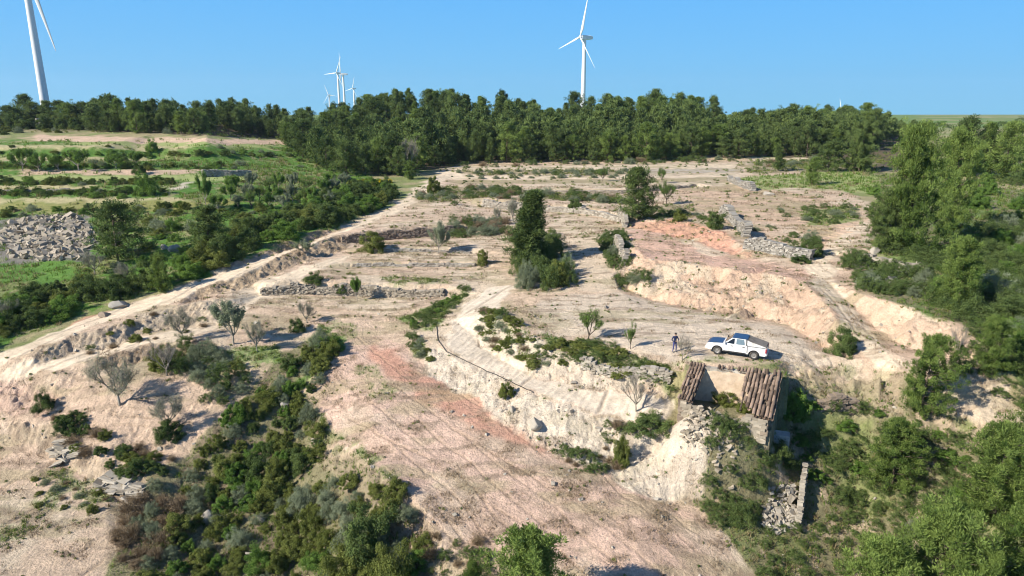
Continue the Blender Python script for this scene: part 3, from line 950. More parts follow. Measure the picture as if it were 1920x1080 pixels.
def shrub_mesh(seed, nc=60, per=90, leaf=.055, aspect=.45, spread=.68, h=1.0, cl=.2, up=.35):
    """unit shrub: about 1 high and 1.3 wide"""
    rng = np.random.default_rng(seed)
    d = unit(rng.normal(size=(nc, 3))); d[:, 2] = abs(d[:, 2])
    r = rng.uniform(.35, 1.0, (nc, 1)) ** .6
    lob = 1 + .28 * np.sin(3 * np.arctan2(d[:, 1], d[:, 0]) + rng.uniform(0, 6)) * rng.uniform(.4, 1)
    c = d * r * np.array([spread, spread, h * .82]) * lob[:, None]
    c[:, 2] += .04
    rad = cl * rng.uniform(.6, 1.25, nc)
    V, Q, T = clump_leaves(c, rad, per, leaf, aspect, rng, up=up)
    V[:, 2] = np.maximum(V[:, 2], -.12)
    return V, Q, T


def twigs(rng, n, spread, h, r0=.012, k=3):
    """radiating thin stems as narrow quads"""
    az = rng.uniform(0, 2 * PI, n); el = rng.uniform(.25, 1.4, n)
    L_ = rng.uniform(.5, 1.0, n)
    d = np.stack([np.cos(az) * np.cos(el) * spread, np.sin(az) * np.cos(el) * spread, np.sin(el) * h], 1)
    s0 = rng.normal(0, .1 * spread, (n, 3)) * [1, 1, 0]
    e = s0 + d * L_[:, None]
    w = unit(np.cross(d, rng.normal(size=(n, 3)))) * r0
    V = np.stack([s0 + w, s0 - w, e - w * .4, e + w * .4], 1).reshape(-1, 3)
    return V, np.arange(4 * n).reshape(-1, 4), np.repeat(np.clip(rng.normal(.5, .2, n), 0, 1), 4)


def bare_tree(seed, leafy=.5, leaf=.03, per=20, cl=.075, twig=8):
    """small orchard tree: short trunk, low forks fanning out, thin twigs, loose leaves; unit height"""
    rng = np.random.default_rng(seed)
    parts, tips = [], []

    def grow(p, d, L_, r, lv):
        r = max(r, .0022)
        n = 3
        pts = [p]
        dd = d.copy()
        for i in range(n):
            dd = unit(dd + rng.normal(0, .10, 3) + [0, 0, .06])
            pts.append(pts[-1] + dd * L_ / n)
        parts.append(tube(pts, np.linspace(r, r * .6, n + 1), 5 if lv < 2 else 3))
        if lv >= 2:
            tips.extend(pts[1:])
        if lv >= 4:
            return
        if lv == 0:
            k0 = rng.integers(5, 7)
            for c in range(k0):
                az = c * 2 * PI / k0 + rng.normal(0, .3); el = rng.uniform(.45, 1.25)
                grow(pts[-1], np.array([math.cos(az) * math.cos(el), math.sin(az) * math.cos(el), math.sin(el)]), rng.uniform(.22, .32), r * .55, 1)
            return
        for c in range(3 if lv < 3 else 2):
            az = rng.uniform(0, 2 * PI)
            nd = unit(dd + np.array([math.cos(az), math.sin(az), .2]) * rng.uniform(.35, .8))
            grow(pts[rng.integers(2, 4)], nd, L_ * rng.uniform(.6, .85), r * .6, lv + 1)
    grow(np.array([0, 0, -.05]), np.array([rng.normal(0, .1), rng.normal(0, .1), 1.]), .24, .032, 0)
    tv, tq = join(parts)
    z = tv[:, 2].max()
    tips = np.array(tips)
    n = len(tips) * twig
    s = np.repeat(tips, twig, 0)
    d = unit(rng.normal(size=(n, 3)) + [0, 0, .35]) * rng.uniform(.04, .13, (n, 1))
    w = unit(np.cross(d, rng.normal(size=(n, 3)))) * .0022
    wv = np.stack([s + w, s - w, s + d - w * .4, s + d + w * .4], 1).reshape(-1, 3)
    tv, tq = join([(tv, tq), (wv, np.arange(4 * n).reshape(-1, 4))])
    keep = tips[rng.random(len(tips)) < leafy]
    if len(keep) < 3:
        keep = tips[-3:]
    V, Q, T = clump_leaves(keep, np.full(len(keep), cl), per, leaf, .4, rng, flat=.9)
    k_ = 1.0 / z
    return (V * k_, Q, T), (tv * k_, tq)


PINES = []
for s in range(7):
    PINES.append(pine_mesh(100 + s, R=(2.7, 3.5, 2.3, 3.2, 3.9, 2.6, 3.4)[s], low=.03 + .03 * (s % 3), nb=70, per=56, leaf=.24, cl=.064, conical=(.25, .45, .6, .35, .15, .5, .3)[s]))
PINES_NEAR = []
for s in range(4):
    PINES_NEAR.append(pine_mesh(200 + s, R=3.1 + .2 * s, low=.02, nb=120, per=95, leaf=.15, conical=(.35, .55, .2, .45)[s], cl=.046, per_b=4))


def to_mesh(name, t, mat):
    V, Q, T = t
    return mesh_np(name, V, [Q], [M[mat]], tint=T)


PINE_ME = [(to_mesh('crown', c, 'pine'), mesh_np('trunk', t[0], [t[1]], [M['bark']], smooth=True)) for c, t in PINES]
PINE_ME_L = [(to_mesh('crown', c, 'pine_light'), PINE_ME[i][1]) for i, (c, t) in enumerate(PINES)]
NEAR_ME = [(to_mesh('crown', c, 'pine'), mesh_np('trunk', t[0], [t[1]], [M['bark']], smooth=True)) for c, t in PINES_NEAR]
NEAR_ME_L = [(to_mesh('crown', c, 'pine_light'), NEAR_ME[i][1]) for i, (c, t) in enumerate(PINES_NEAR)]
TALL = pine_mesh(301, R=1.75, low=.03, nb=120, per=90, leaf=.16, conical=.75, cl=.055, per_b=4)
TALL_ME = (to_mesh('crown', TALL[0], 'pine'), mesh_np('trunk', TALL[1][0], [TALL[1][1]], [M['bark']], smooth=True))

SHRUB_RAW = [shrub_mesh(400 + s, nc=(56, 70, 46, 64)[s], per=290, leaf=.025, cl=(.19, .16, .2, .17)[s]) for s in range(4)]
FINE_RAW = []
for s in range(3):
    rng_ = np.random.default_rng(450 + s)
    a = shrub_mesh(460 + s, nc=64, per=170, leaf=.028, aspect=.22, cl=.17, up=.6)
    t = twigs(rng_, 260, .75, .95, .007)
    V, Q = join([(a[0], a[1]), (t[0], t[1])])
    FINE_RAW.append((V, Q, np.r_[a[2], t[2]]))
TWIG_RAW = []
for s in range(3):
    rng_ = np.random.default_rng(480 + s)
    a = shrub_mesh(490 + s, nc=40, per=40, leaf=.045, aspect=.2, cl=.16)
    t = twigs(rng_, 700, .8, .9, .006)
    V, Q = join([(a[0], a[1]), (t[0], t[1])])
    TWIG_RAW.append((V, Q, np.r_[a[2], t[2]]))
SH = {
    'dark': [to_mesh('evergreen_shrub', t, 'dark') for t in SHRUB_RAW],
    'olive': [to_mesh('olive_shrub', t, 'olive') for t in SHRUB_RAW],
    'bright': [to_mesh('leafy_bush', t, 'bright') for t in SHRUB_RAW],
    'grey': [to_mesh('grey_shrub', t, 'grey') for t in FINE_RAW],
    'brown': [to_mesh('dry_shrub', t, 'brown') for t in TWIG_RAW],
    'yellow': [to_mesh('broom_bush', t, 'yellow') for t in SHRUB_RAW[:2]],
}
KIND_NAME = {'dark': 'evergreen_shrub', 'olive': 'olive_shrub', 'bright': 'leafy_bush', 'grey': 'grey_shrub', 'brown': 'dry_shrub', 'yellow': 'broom_bush'}
KIND_WORD = {'dark': 'dark green evergreen shrub', 'olive': 'olive green shrub', 'bright': 'fresh green leafy bush', 'grey': 'grey green twiggy shrub',
             'brown': 'brown leafless shrub', 'yellow': 'yellow flowering broom bush'}
BARE = {}
for key, leafy, lf, mat, per, cl, tw in (('sparse', .9, .012, 'grey', 9, .09, 5), ('grey', 1.0, .019, 'grey', 26, .08, 2), ('green', .95, .024, 'bright', 20, .085, 1),
                                         ('olive', .8, .018, 'bright', 11, .085, 2), ('dead', .02, .012, 'brown', 2, .05, 4)):
    BARE[key] = []
    for s in range(3):
        c, t = bare_tree(600 + 10 * s + len(BARE), leafy=leafy, leaf=lf, per=per, cl=cl, twig=tw)
        BARE[key].append((to_mesh('crown', c, mat), mesh_np('trunk', t[0], [t[1]], [M['bark_pale' if key != 'olive' else 'bark']], smooth=True)))

_vi = [0]


def two_part(name, mes, loc, sx, sz, rz, label, cat, group=None, sink=.1, tilt=0.0):
    e = empty(name, (loc[0], loc[1], loc[2] - sink), rz)
    e.scale = (sx, sx, sz)
    e.rotation_euler = (random.uniform(-tilt, tilt), random.uniform(-tilt, tilt), rz)
    link('crown', mes[0], e); link('trunk', mes[1], e)
    tag(e, label, cat, group)
    return e


def tree_px(name, mes, px, base, top, label, width=None, unit_h=10.0, unit_w=6.4, cat='tree', group=None, rz=None):
    """a tree standing at a photo point, as tall as it looks there"""
    p = place(px, base)
    d = depth_of(p)
    h = (base - top) * d / F / .95
    s = h / unit_h
    w = s if width is None else width * d / F / unit_w
    return two_part(name, mes, p, w, s, random.uniform(0, 6.28) if rz is None else rz, label, cat, group)


def shrub(kind, p, w, h, label, group=None, sink=.05):
    me_ = SH[kind][random.randrange(len(SH[kind]))]
    o = link(KIND_NAME[kind], me_, None, (p[0], p[1], p[2] - sink * h), (0, 0, random.uniform(0, 6.28)), (w / 1.5, w / 1.5 * random.uniform(.85, 1.15), h))
    tag(o, label, 'bush' if kind in ('bright', 'yellow') else 'shrub', group)
    return o


def shrub_px(kind, px, base, top, width, label, group=None):
    p = place(px, base)
    d = depth_of(p)
    return shrub(kind, p, width * d / F, (base - top) * d / F / .97, label, group)


# ------------------------------------------------------------------ trees one by one
X = random.Random(3)
# near pines along the lower edge and the right side
NP = [
    (0, 'L', 1000, 1205, 982, 205, 'big rounded green pine cut off by the bottom edge of the photo, mid field'),
    (1, 'L', 885, 1190, 1040, 62, 'small pine tip beside the big rounded pine at the bottom edge'),
    (2, 'L', 1725, 778, 634, 88, 'bushy young pine standing alone on the edge of the pale path right of the ruin'),
    (3, 'L', 1672, 912, 786, 98, 'yellow green pine halfway down the scrubby slope right of the ruin'),
    (0, 'L', 1795, 580, 452, 92, 'light green bushy pine at the left front of the right hand thicket'),
    (1, 'L', 1700, 478, 262, 122, 'tallest and broadest pine of the grove on the right, nearest the pale ramp'),
    (2, 'L', 1778, 440, 262, 84, 'tall pine directly behind the broadest pine of the right grove'),
    (3, 'N', 1662, 474, 362, 72, 'pine with low drooping boughs overhanging the top of the pale ramp'),
    (0, 'L', 1862, 975, 795, 150, 'large loose pine filling the right edge of the lower slope'),
    (1, 'L', 1925, 905, 740, 118, 'pine cut off by the right edge beside the pale bare patch'),
    (2, 'L', 1925, 1140, 900, 175, 'green pine in the lower right corner of the photo'),
    (3, 'L', 1745, 1190, 940, 190, 'broad pine rising from the bottom edge in the right hand corner group'),
    (0, 'L', 1635, 1230, 1000, 175, 'pine with pale bare twigs at the left of the corner group on the bottom edge'),
    (1, 'L', 1822, 1215, 1018, 90, 'bright yellow green pointed pine on the bottom edge in the corner group'),
    (2, 'L', 1862, 700, 598, 70, 'slim light green pine on the bank above the pale hollow at right'),
    (1, 'N', 1610, 322, 222, 60, 'pine standing apart at the left end of the right hand grove'),
]
for v, kd, px, b, t, w, lab in NP:
    tree_px('pine_tree', (NEAR_ME_L if kd == 'L' else NEAR_ME)[v], px, b, t, lab, width=w)
MP = [
    (0, 'N', 1197, 412, 322, 76, 'lone conical pine above the pale dry stone wall'),
    (1, 'N', 1552, 322, 268, 48, 'dark bushy pine at the back of the green meadow'),
    (2, 'N', 1460, 321, 276, 28, 'small pointed pine left of the dark bushy pine by the meadow'),
    (3, 'L', 1521, 347, 300, 32, 'light green pine sapling standing on the green meadow'),
    (4, 'N', 222, 492, 388, 84, 'dark wide pine right beside the heap of broken stones'),
    (5, 'N', 392, 474, 392, 86, 'dark pine at the start of the shrub belt, right of the stone slope'),
    (6, 'L', 302, 548, 478, 40, 'slender olive green young pine on the left slope'),
    (3, 'L', 768, 336, 305, 26, 'grey green small pine at the corner where the road meets the forest'),
    (2, 'L', 1842, 330, 240, 62, 'pine behind the right hand grove near the bright bushes'),
    (1, 'N', 1795, 330, 232, 66, 'pine in the middle of the far row of the right hand grove'),
    (4, 'L', 1725, 330, 240, 62, 'olive green pine at the back of the right hand grove'),
    (6, 'L', 1880, 335, 240, 74, 'thin pine at the right of the far row beside the open field'),
    (0, 'L', 1612, 318, 262, 46, 'round bright green tree at the foot of the forest, left of the grove'),
]
for v, kd, px, b, t, w, lab in MP:
    tree_px('pine_tree', (PINE_ME_L if kd == 'L' else PINE_ME)[v], px, b, t, lab, width=w, unit_w=5.6)
tree_px('conifer', TALL_ME, 992, 498, 366, 'tall narrow conifer rising from the shrub clump at the centre', width=84, unit_w=3.6, rz=.5)

# orchard trees
AL = [
    ('grey', 0, 438, 645, 562, 78, 'almond tree with dense grey green crown beside the lower dirt track'),
    ('sparse', 1, 226, 760, 664, 98, 'wide almost leafless almond tree casting a dark shadow on the pale flat'),
    ('sparse', 2, 342, 637, 578, 54, 'bare reddish almond tree on the bank under the main dirt road'),
    ('sparse', 0, 482, 660, 600, 46, 'thin bare almond tree just right of the dense grey green almond'),
    ('dead', 1, 312, 704, 640, 62, 'bare almond tree with yellowish twigs in front of the dark bushes'),
    ('sparse', 2, 318, 806, 738, 62, 'bare upright almond tree growing out of a low green bush'),
    ('olive', 0, 1103, 637, 574, 60, 'leafy almond tree with round crown on the edge of the truck terrace'),
    ('olive', 1, 1182, 655, 600, 30, 'narrow leafy sapling between the round almond and the person'),
    ('dead', 2, 1279, 679, 628, 44, 'bare little tree right beside the standing person'),
    ('dead', 0, 1193, 772, 682, 74, 'forked bare tree with a few yellowish leaves left of the ruined hut'),
    ('sparse', 1, 577, 606, 562, 34, 'thin almond tree with few leaves on the lower flat'),
    ('green', 2, 670, 564, 520, 26, 'small fresh green sapling in front of the grey stone wall'),
    ('grey', 1, 822, 476, 418, 40, 'grey green olive tree below the dark stone wall'),
    ('dead', 2, 1793, 672, 608, 40, 'dead bare tree on the pale bank at right'),
    ('dead', 1, 768, 322, 262, 46, 'dead grey tree standing against the dark forest'),
    ('sparse', 0, 962, 416, 374, 30, 'thin bare tree just left of the tall narrow conifer'),
    ('sparse', 1, 932, 416, 386, 22, 'tiny bare tree by the track left of the conifer'),
    ('olive', 2, 1250, 384, 338, 36, 'pale leafy young tree right of the lone conical pine'),
    ('olive', 0, 1241, 344, 314, 24, 'small pale tree on the terrace behind the lone conical pine'),
    ('grey', 2, 575, 480, 448, 46, 'grey green tree on the eroded bank below the main road'),
    ('sparse', 1, 18, 602, 558, 46, 'bare dark almond tree on the green field at the left edge'),
    ('sparse', 2, 178, 515, 470, 44, 'bare almond tree on the green field below the stone heap'),
    ('sparse', 0, 238, 535, 492, 44, 'bare almond tree between the green field and the shrub belt'),
    ('green', 0, 42, 320, 280, 40, 'green almond tree first from the left on the upper orchard terrace'),
    ('green', 1, 74, 322, 288, 36, 'green almond tree second from the left on the upper orchard terrace'),
    ('green', 2, 112, 320, 290, 36, 'green almond tree third from the left on the upper orchard terrace'),
    ('green', 0, 148, 320, 282, 42, 'green almond tree fourth from the left on the upper orchard terrace'),
    ('green', 1, 218, 316, 288, 36, 'green almond tree fifth from the left on the upper orchard terrace'),
    ('green', 2, 255, 312, 284, 34, 'green almond tree at the right end of the upper orchard terrace'),
    ('green', 1, 386, 390, 325, 30, 'tall green sapling on the terrace bank at the left of the dark almond rows'),
    ('olive', 2, 1130, 340, 312, 22, 'small sapling on the far pale terrace'),
]
for kd, v, px, b, t, w, lab in AL:
    tree_px('almond_tree', BARE[kd][v], px, b, t, lab, width=w, unit_h=1.0, unit_w=1.15)
for i in range(26):       # dark almond rows on the terraces left of the forest
    r, c = divmod(i, 9)
    px = 415 + c * 29 + r * 12 + X.uniform(-8, 8)
    b = 396 - r * 17 + X.uniform(-4, 4) - c * 1.2
    tree_px('almond_tree', BARE[('green', 'grey', 'olive')[i % 3]][(i // 3) % 3], px, b, b - X.uniform(26, 36), 'almond tree in the dark rows on the grassy terraces left of the road',
            width=X.uniform(26, 36), unit_h=1.0, unit_w=1.15, group='almond rows left of the road')

# single bushes
SB = [
    ('bright', 276, 365, 316, 46, 'round bright green bush on the left terraces, the biggest there'),
    ('bright', 286, 284, 256, 24, 'green bush against the pale scarp on the far left terrace'),
    ('dark', 262, 326, 300, 28, 'round blackish bush just above the bright green bush'),
    ('olive', 702, 472, 430, 56, 'round green bush below the left end of the dark stone wall'),
    ('olive', 905, 496, 464, 28, 'small round bush casting a long shadow left of the conifer'),
    ('olive', 814, 362, 322, 34, 'grey green bush where the road passes the far terraces'),
    ('dark', 587, 527, 503, 42, 'dark bush on top of the grey stone wall'),
    ('dark', 640, 552, 528, 30, 'dark dry bush in front of the grey stone wall'),
    ('dark', 1080, 392, 366, 36, 'dark bush hanging over the pale stone wall'),
    ('dark', 1522, 478, 440, 54, 'dark bush at the end of the grey wall beside the ramp'),
    ('grey', 1520, 452, 428, 40, 'grey twiggy bush behind the dark bush by the ramp'),
    ('dark', 1340, 428, 388, 46, 'dark round bush above the red earth scarp'),
    ('olive', 1275, 414, 388, 34, 'green bush on the crest left of the red earth scarp'),
    ('dark', 1500, 492, 474, 44, 'low green bush at the foot of the grey wall by the ramp'),
    ('dark', 1092, 677, 652, 20, 'small dark green bush on the stony terrace edge'),
    ('bright', 1490, 782, 708, 62, 'bright green bush growing against the right wall of the ruined hut'),
    ('olive', 1356, 776, 748, 62, 'mustard green bush growing inside the ruined hut'),
    ('olive', 1390, 812, 788, 32, 'mustard bush on the rubble below the right roof'),
    ('grey', 1418, 812, 776, 40, 'grey bush under the right roof of the ruin'),
    ('dark', 318, 822, 782, 56, 'low green bush at the foot of the bare upright almond tree'),
    ('dark', 1215, 806, 772, 86, 'dark green bush at the foot of the forked bare tree'),
    ('olive', 950, 742, 706, 34, 'small bush on the white marl bank below the curved track'),
    ('dark', 558, 622, 590, 40, 'blackish bush beside the thin almond on the lower flat'),
    ('grey', 598, 656, 606, 52, 'grey green bush at the head of the gully'),
    ('dark', 1580, 668, 606, 60, 'dark bush on the end of the peach coloured bank'),
    ('olive', 1165, 870, 806, 34, 'bush in the cleft between the two white banks'),
    ('dark', 85, 770, 726, 46, 'dark bush beside the reddish bank at the left edge'),
    ('dark', 690, 1030, 925, 118, 'big dark leafy bush standing highest in the tangled scrub near the bottom edge'),
    ('olive', 735, 1105, 985, 92, 'tall yellow green bush in front of the big dark leafy bush, bottom scrub'),
    ('olive', 640, 1100, 1000, 100, 'wide yellowish bush between the fallen trunk and the big leafy bush'),
    ('grey', 1712, 1000, 968, 38, 'grey bush below the broken wall on the lower slope'),
]
for kd, px, b, t, w, lab in SB:
    shrub_px(kd, px, b, t, w, lab)


# ------------------------------------------------------------------ shrubs by thicket
def scatter(poly_px, n, smin, rs):
    poly = ground_poly(poly_px)
    lo, hi = poly.min(0), poly.max(0)
    out = []
    for _ in range(n * 25):
        if len(out) >= n:
            break
        x, y = rs.uniform(lo[0], hi[0]), rs.uniform(lo[1], hi[1])
        if not bool(in_poly(np.array([x]), np.array([y]), poly)[0]):
            continue
        if any((x - a) ** 2 + (y - b) ** 2 < smin * smin for a, b in out):
            continue
        out.append((x, y))
    return out


TH = [
    # place words, polygon, count, spacing, width range, height ratio, kinds (weights)
    ('in the dense belt beyond the main dirt road', [(0, 575), (110, 545), (330, 520), (450, 440), (560, 395), (650, 352), (742, 352), (735, 380), (640, 418), (500, 462), (415, 500), (300, 538), (180, 572), (45, 628), (-60, 680), (-120, 620)],
     120, 1.65, (2.8, 5.0), .72, 'dddodb'),
    ('between the stone heap and the road belt', [(180, 480), (190, 440), (330, 400), (480, 395), (540, 400), (430, 450), (330, 515), (200, 540)], 40, 1.9, (1.8, 3.6), .6, 'doogb'),
    ('along the terrace edge above the stone heap', [(-60, 394), (120, 394), (340, 386), (500, 385), (560, 390), (460, 412), (200, 400), (-60, 412)], 34, 2.2, (1.6, 3.0), .55, 'dbog'),
    ('on the grassy terrace banks above the stone heap', [(-80, 332), (230, 338), (430, 330), (640, 342), (640, 352), (420, 352), (300, 372), (-80, 372)], 22, 3.0, (1.4, 3.2), .42, 'dbbog'),
    ('in the hedge line under the grassy path', [(-90, 341), (335, 340), (335, 346), (-90, 348)], 46, 1.3, (1.4, 2.6), .55, 'ddbo'),
    ('in the hedge line above the yellowish field', [(-90, 360), (230, 359), (330, 367), (-90, 369)], 46, 1.3, (1.4, 2.6), .5, 'ddbo'),
    ('in the hedge line over the long grassy path', [(-90, 312), (440, 311), (440, 317), (-90, 317)], 44, 1.8, (1.6, 3.0), .5, 'ddbo'),
    ('in the hedge line of the upper orchard bank', [(-60, 287), (640, 288), (640, 294), (-60, 293)], 50, 2.0, (1.8, 3.4), .5, 'ddbog'),
    ('on the orchard terraces under the pale scarp', [(-80, 274), (540, 276), (640, 320), (600, 330), (420, 325), (-80, 316)], 26, 3.4, (1.6, 3.4), .45, 'dbbog'),
    ('under the pines above the pale scarp', [(-60, 232), (190, 240), (440, 246), (560, 260), (540, 263), (440, 252), (60, 250), (-60, 262)], 34, 3.2, (2.2, 4.5), .65, 'ddog'),
    ('on the crest beneath the nearest turbine tower', [(-60, 205), (190, 214), (190, 222), (90, 222), (-60, 234)], 30, 4.0, (4.5, 8.5), .75, 'ddob'),
    ('in the gully thicket between bare fields', [(575, 660), (632, 650), (600, 720), (575, 760), (605, 850), (540, 900), (480, 950), (400, 965), (345, 960), (340, 890), (420, 810), (480, 740)], 110, 1.0, (1.2, 2.7), .75, 'ooodbg'),
    ('in the tangled scrub along the bottom edge', [(290, 1010), (345, 970), (480, 955), (600, 900), (740, 915), (795, 1000), (800, 1110), (760, 1160), (250, 1160)], 92, 1.0, (1.1, 2.5), .7, 'ooogbgog'),
    ('in the dead bramble patch below the gully', [(215, 1000), (250, 930), (300, 905), (345, 950), (330, 1010), (270, 1080), (230, 1060)], 30, .9, (1.2, 2.2), .75, 'wwwg'),
    ('on the pale rocky ledges', [(80, 780), (160, 775), (200, 820), (280, 850), (330, 860), (300, 900), (220, 900), (130, 840)], 34, .9, (1.0, 2.1), .65, 'dddow'),
    ('below the pale rocky ledges', [(60, 890), (150, 905), (220, 940), (160, 970), (70, 960)], 14, .9, (.6, 1.2), .5, 'ogw'),
    ('among the bare almonds beside the gully', [(290, 660), (360, 650), (440, 680), (470, 720), (430, 760), (380, 760), (370, 700), (300, 700)], 30, 1.0, (1.4, 2.8), .7, 'ddoggg'),
    ('on the bank under the main dirt road', [(130, 650), (240, 600), (340, 578), (420, 580), (420, 610), (260, 645), (170, 668)], 16, 1.2, (.7, 1.6), .5, 'dow'),
    ('on the grass bank below the grey wall', [(762, 600), (815, 578), (868, 538), (880, 544), (832, 596), (800, 618), (765, 618)], 34, .9, (1.0, 1.9), .5, 'dddb'),
    ('at the head of the white marl bank', [(755, 625), (790, 640), (812, 680), (780, 672)], 16, .8, (.9, 1.7), .55, 'ddog'),
    ('on the mound inside the curved track', [(905, 578), (960, 600), (1005, 645), (1060, 672), (1060, 690), (1000, 690), (930, 660), (895, 620)], 60, .75, (.9, 2.0), .42, 'oodgow'),
    ('on the stony edge of the truck terrace', [(1030, 640), (1100, 640), (1260, 692), (1262, 730), (1180, 715), (1060, 685)], 60, .7, (1.0, 2.0), .4, 'dddoo'),
    ('in the clump at the foot of the tall conifer', [(962, 470), (1010, 440), (1050, 470), (1082, 545), (1030, 550), (985, 540), (965, 520)], 56, .75, (1.9, 3.2), 1.1, 'oodogod'),
    ('on the dry stone bank above the dark wall', [(845, 418), (950, 414), (955, 440), (850, 446)], 40, .9, (1.6, 2.8), .65, 'owgogw'),
    ('on the terrace edge behind the pale wall', [(780, 365), (905, 350), (1180, 372), (1180, 384), (1000, 372), (890, 385), (800, 385)], 80, 1.2, (1.6, 3.4), .5, 'ogwoodg'),
    ('on the far pale terraces under the forest', [(850, 322), (1180, 320), (1180, 333), (860, 336)], 44, 1.5, (1.6, 3.0), .5, 'ogg'),
    ('in the strip beside the sunken lane', [(1128, 440), (1165, 440), (1182, 490), (1220, 530), (1190, 540), (1150, 520), (1130, 470)], 44, .8, (1.2, 2.4), .7, 'dogo'),
    ('around the lone conical pine', [(1150, 395), (1240, 390), (1300, 402), (1240, 414), (1170, 412)], 18, 1.2, (1.4, 2.6), .5, 'dog'),
    ('along the grey walls above the red scarp', [(1290, 400), (1400, 395), (1500, 445), (1540, 482), (1500, 488), (1400, 470), (1380, 440), (1310, 425)], 26, 1.3, (.9, 2.0), .5, 'ddog'),
    ('on the rough ground behind the ramp', [(1450, 390), (1600, 388), (1610, 410), (1540, 425), (1480, 410)], 26, 1.5, (1.2, 2.6), .4, 'ogo'),
    ('at the foot of the pine forest', [(860, 306), (1100, 302), (1400, 294), (1630, 306), (1640, 322), (1400, 312), (1380, 303), (1000, 316), (860, 318)], 70, 2.2, (2.0, 4.2), .45, 'ddogw'),
    ('below the stone wall topped by boulders', [(1570, 490), (1600, 486), (1660, 498), (1735, 514), (1730, 560), (1660, 556), (1620, 550)], 42, 1.0, (1.4, 2.8), .7, 'dddog'),
    ('in the dense thicket above the pale hollow', [(1650, 470), (1740, 480), (1900, 420), (2010, 420), (2010, 700), (1900, 690), (1840, 640), (1790, 600), (1720, 572), (1740, 510)], 125, 1.4, (2.2, 4.2), .7, 'dogggob'),
    ('under the tall grove by the meadow', [(1630, 430), (1640, 340), (1800, 300), (2000, 330), (2000, 420), (1760, 470), (1640, 470)], 46, 2.0, (2.0, 4.0), .6, 'bbogd'),
    ('on the open ground beyond the tall grove', [(1810, 300), (1960, 290), (2000, 440), (1820, 430)], 44, 1.8, (2.2, 4.8), .7, 'bbbbo'),
    ('in the far green fields below the horizon', [(1640, 245), (1700, 236), (2000, 222), (2000, 290), (1700, 290)], 44, 6.0, (4, 9), .45, 'bbod'),
    ('on the bank below the pale hollow', [(1780, 660), (1850, 660), (1960, 720), (1990, 800), (1900, 760), (1800, 700)], 34, 1.0, (1.2, 2.4), .7, 'dogd'),
    ('on the scrubby slope beside the ruined hut', [(1490, 770), (1600, 765), (1700, 790), (1900, 830), (1990, 900), (1990, 1000), (1700, 960), (1560, 940), (1490, 860)], 170, .85, (.9, 2.3), .55, 'ogbobg'),
    ('in the cleft between the white banks', [(1138, 798), (1185, 800), (1168, 872), (1120, 892), (1035, 852), (1048, 836), (1110, 858)], 26, .6, (.7, 1.5), .55, 'odgw'),
    ('along the crest of the white mound', [(1170, 772), (1262, 775), (1345, 835), (1315, 836), (1250, 808), (1172, 806)], 26, .7, (1.0, 1.9), .55, 'dddbo'),
    ('in the green thicket below the ruined hut', [(1310, 930), (1335, 880), (1390, 858), (1470, 858), (1490, 880), (1430, 930), (1400, 985), (1340, 985)], 62, .8, (1.3, 2.3), .7, 'bbbdd'),
    ('on the rubble below the ruined hut', [(1270, 790), (1330, 800), (1420, 815), (1370, 830), (1290, 812)], 10, .9, (.5, .9), .5, 'dog'),
    ('around the broken end-on wall', [(1420, 1000), (1500, 990), (1560, 960), (1680, 960), (1700, 1010), (1560, 1100), (1430, 1130)], 34, .9, (.8, 1.7), .6, 'ogdg'),
    ('on the bare field near the bottom pine', [(800, 1010), (900, 1010), (940, 1130), (800, 1140)], 20, .8, (.7, 1.5), .6, 'ogw'),
]
KEY = {'d': 'dark', 'o': 'olive', 'g': 'grey', 'w': 'brown', 'b': 'bright', 'y': 'yellow'}
CNT = {k: 0 for k in SH}
small = []
r5 = random.Random(5)
crest = []
for _ in range(85):
    yy = r5.uniform(222, 300); crest.append(((r5.uniform(-90, 205) - 960) / F * yy, yy))
for words, poly, n, sp, (w0, w1), hr, kinds in TH:
    rs = random.Random(len(words) * 7 + n)
    for (x, y) in (crest if 'crest' in words else scatter(poly, n, sp, rs)):
        if in_poly(np.array([x]), np.array([y]), hp)[0]:
            continue
        kd = KEY[rs.choice(kinds)]
        w = w0 + (w1 - w0) * rs.random() ** 1.4
        h = w * hr * rs.uniform(.75, 1.25)
        p = (x, y, ground(x, y))
        if CNT[kd] >= 272:
            small.append((kd, p, w, h)); continue
        CNT[kd] += 1
        shrub(kd, p, w, h, KIND_WORD[kd] + ' ' + words, KIND_WORD[kd] + 's ' + words)
for px in range(655, 735, 9):
    q = place(px + X.uniform(-3, 3), 346 - (px - 655) * .04)
    shrub('yellow', q, X.uniform(1.6, 2.6), X.uniform(1.1, 1.5), 'yellow flowering broom bush in the line where the left field meets the forest', 'broom along the forest corner')
print('shrubs', CNT, 'left', len(small))

# ------------------------------------------------------------------ the pine forest
def front_line(px):
    return np.interp(px, [150, 190, 430, 540, 560, 620, 700, 745, 800, 860, 1000, 1200, 1400, 1560, 1600, 1640, 1720, 1800], [243, 249, 252, 262, 292, 328, 334, 331, 317, 307, 305, 303, 296, 293, 286, 262, 250, 238])


rs = random.Random(77)
spots = []
tries = 0
while len(spots) < 520 and tries < 160000:
    tries += 1
    px = rs.uniform(188, 1725)
    f = hit(px, front_line(px))
    fy = f.y
    back = 276 if px < 1380 else 312
    y = fy + .5 + (back - fy) * (rs.random() ** 1.3)
    x = (px - 960) / F * y
    if px < 560 and y > fy + 45:
        continue
    dmin = 3.3 if y < fy + 12 else 4.3
    if any((x - a) ** 2 + (y - b) ** 2 < dmin * dmin for a, b, _ in spots):
        continue
    spots.append((x, y, y - fy))
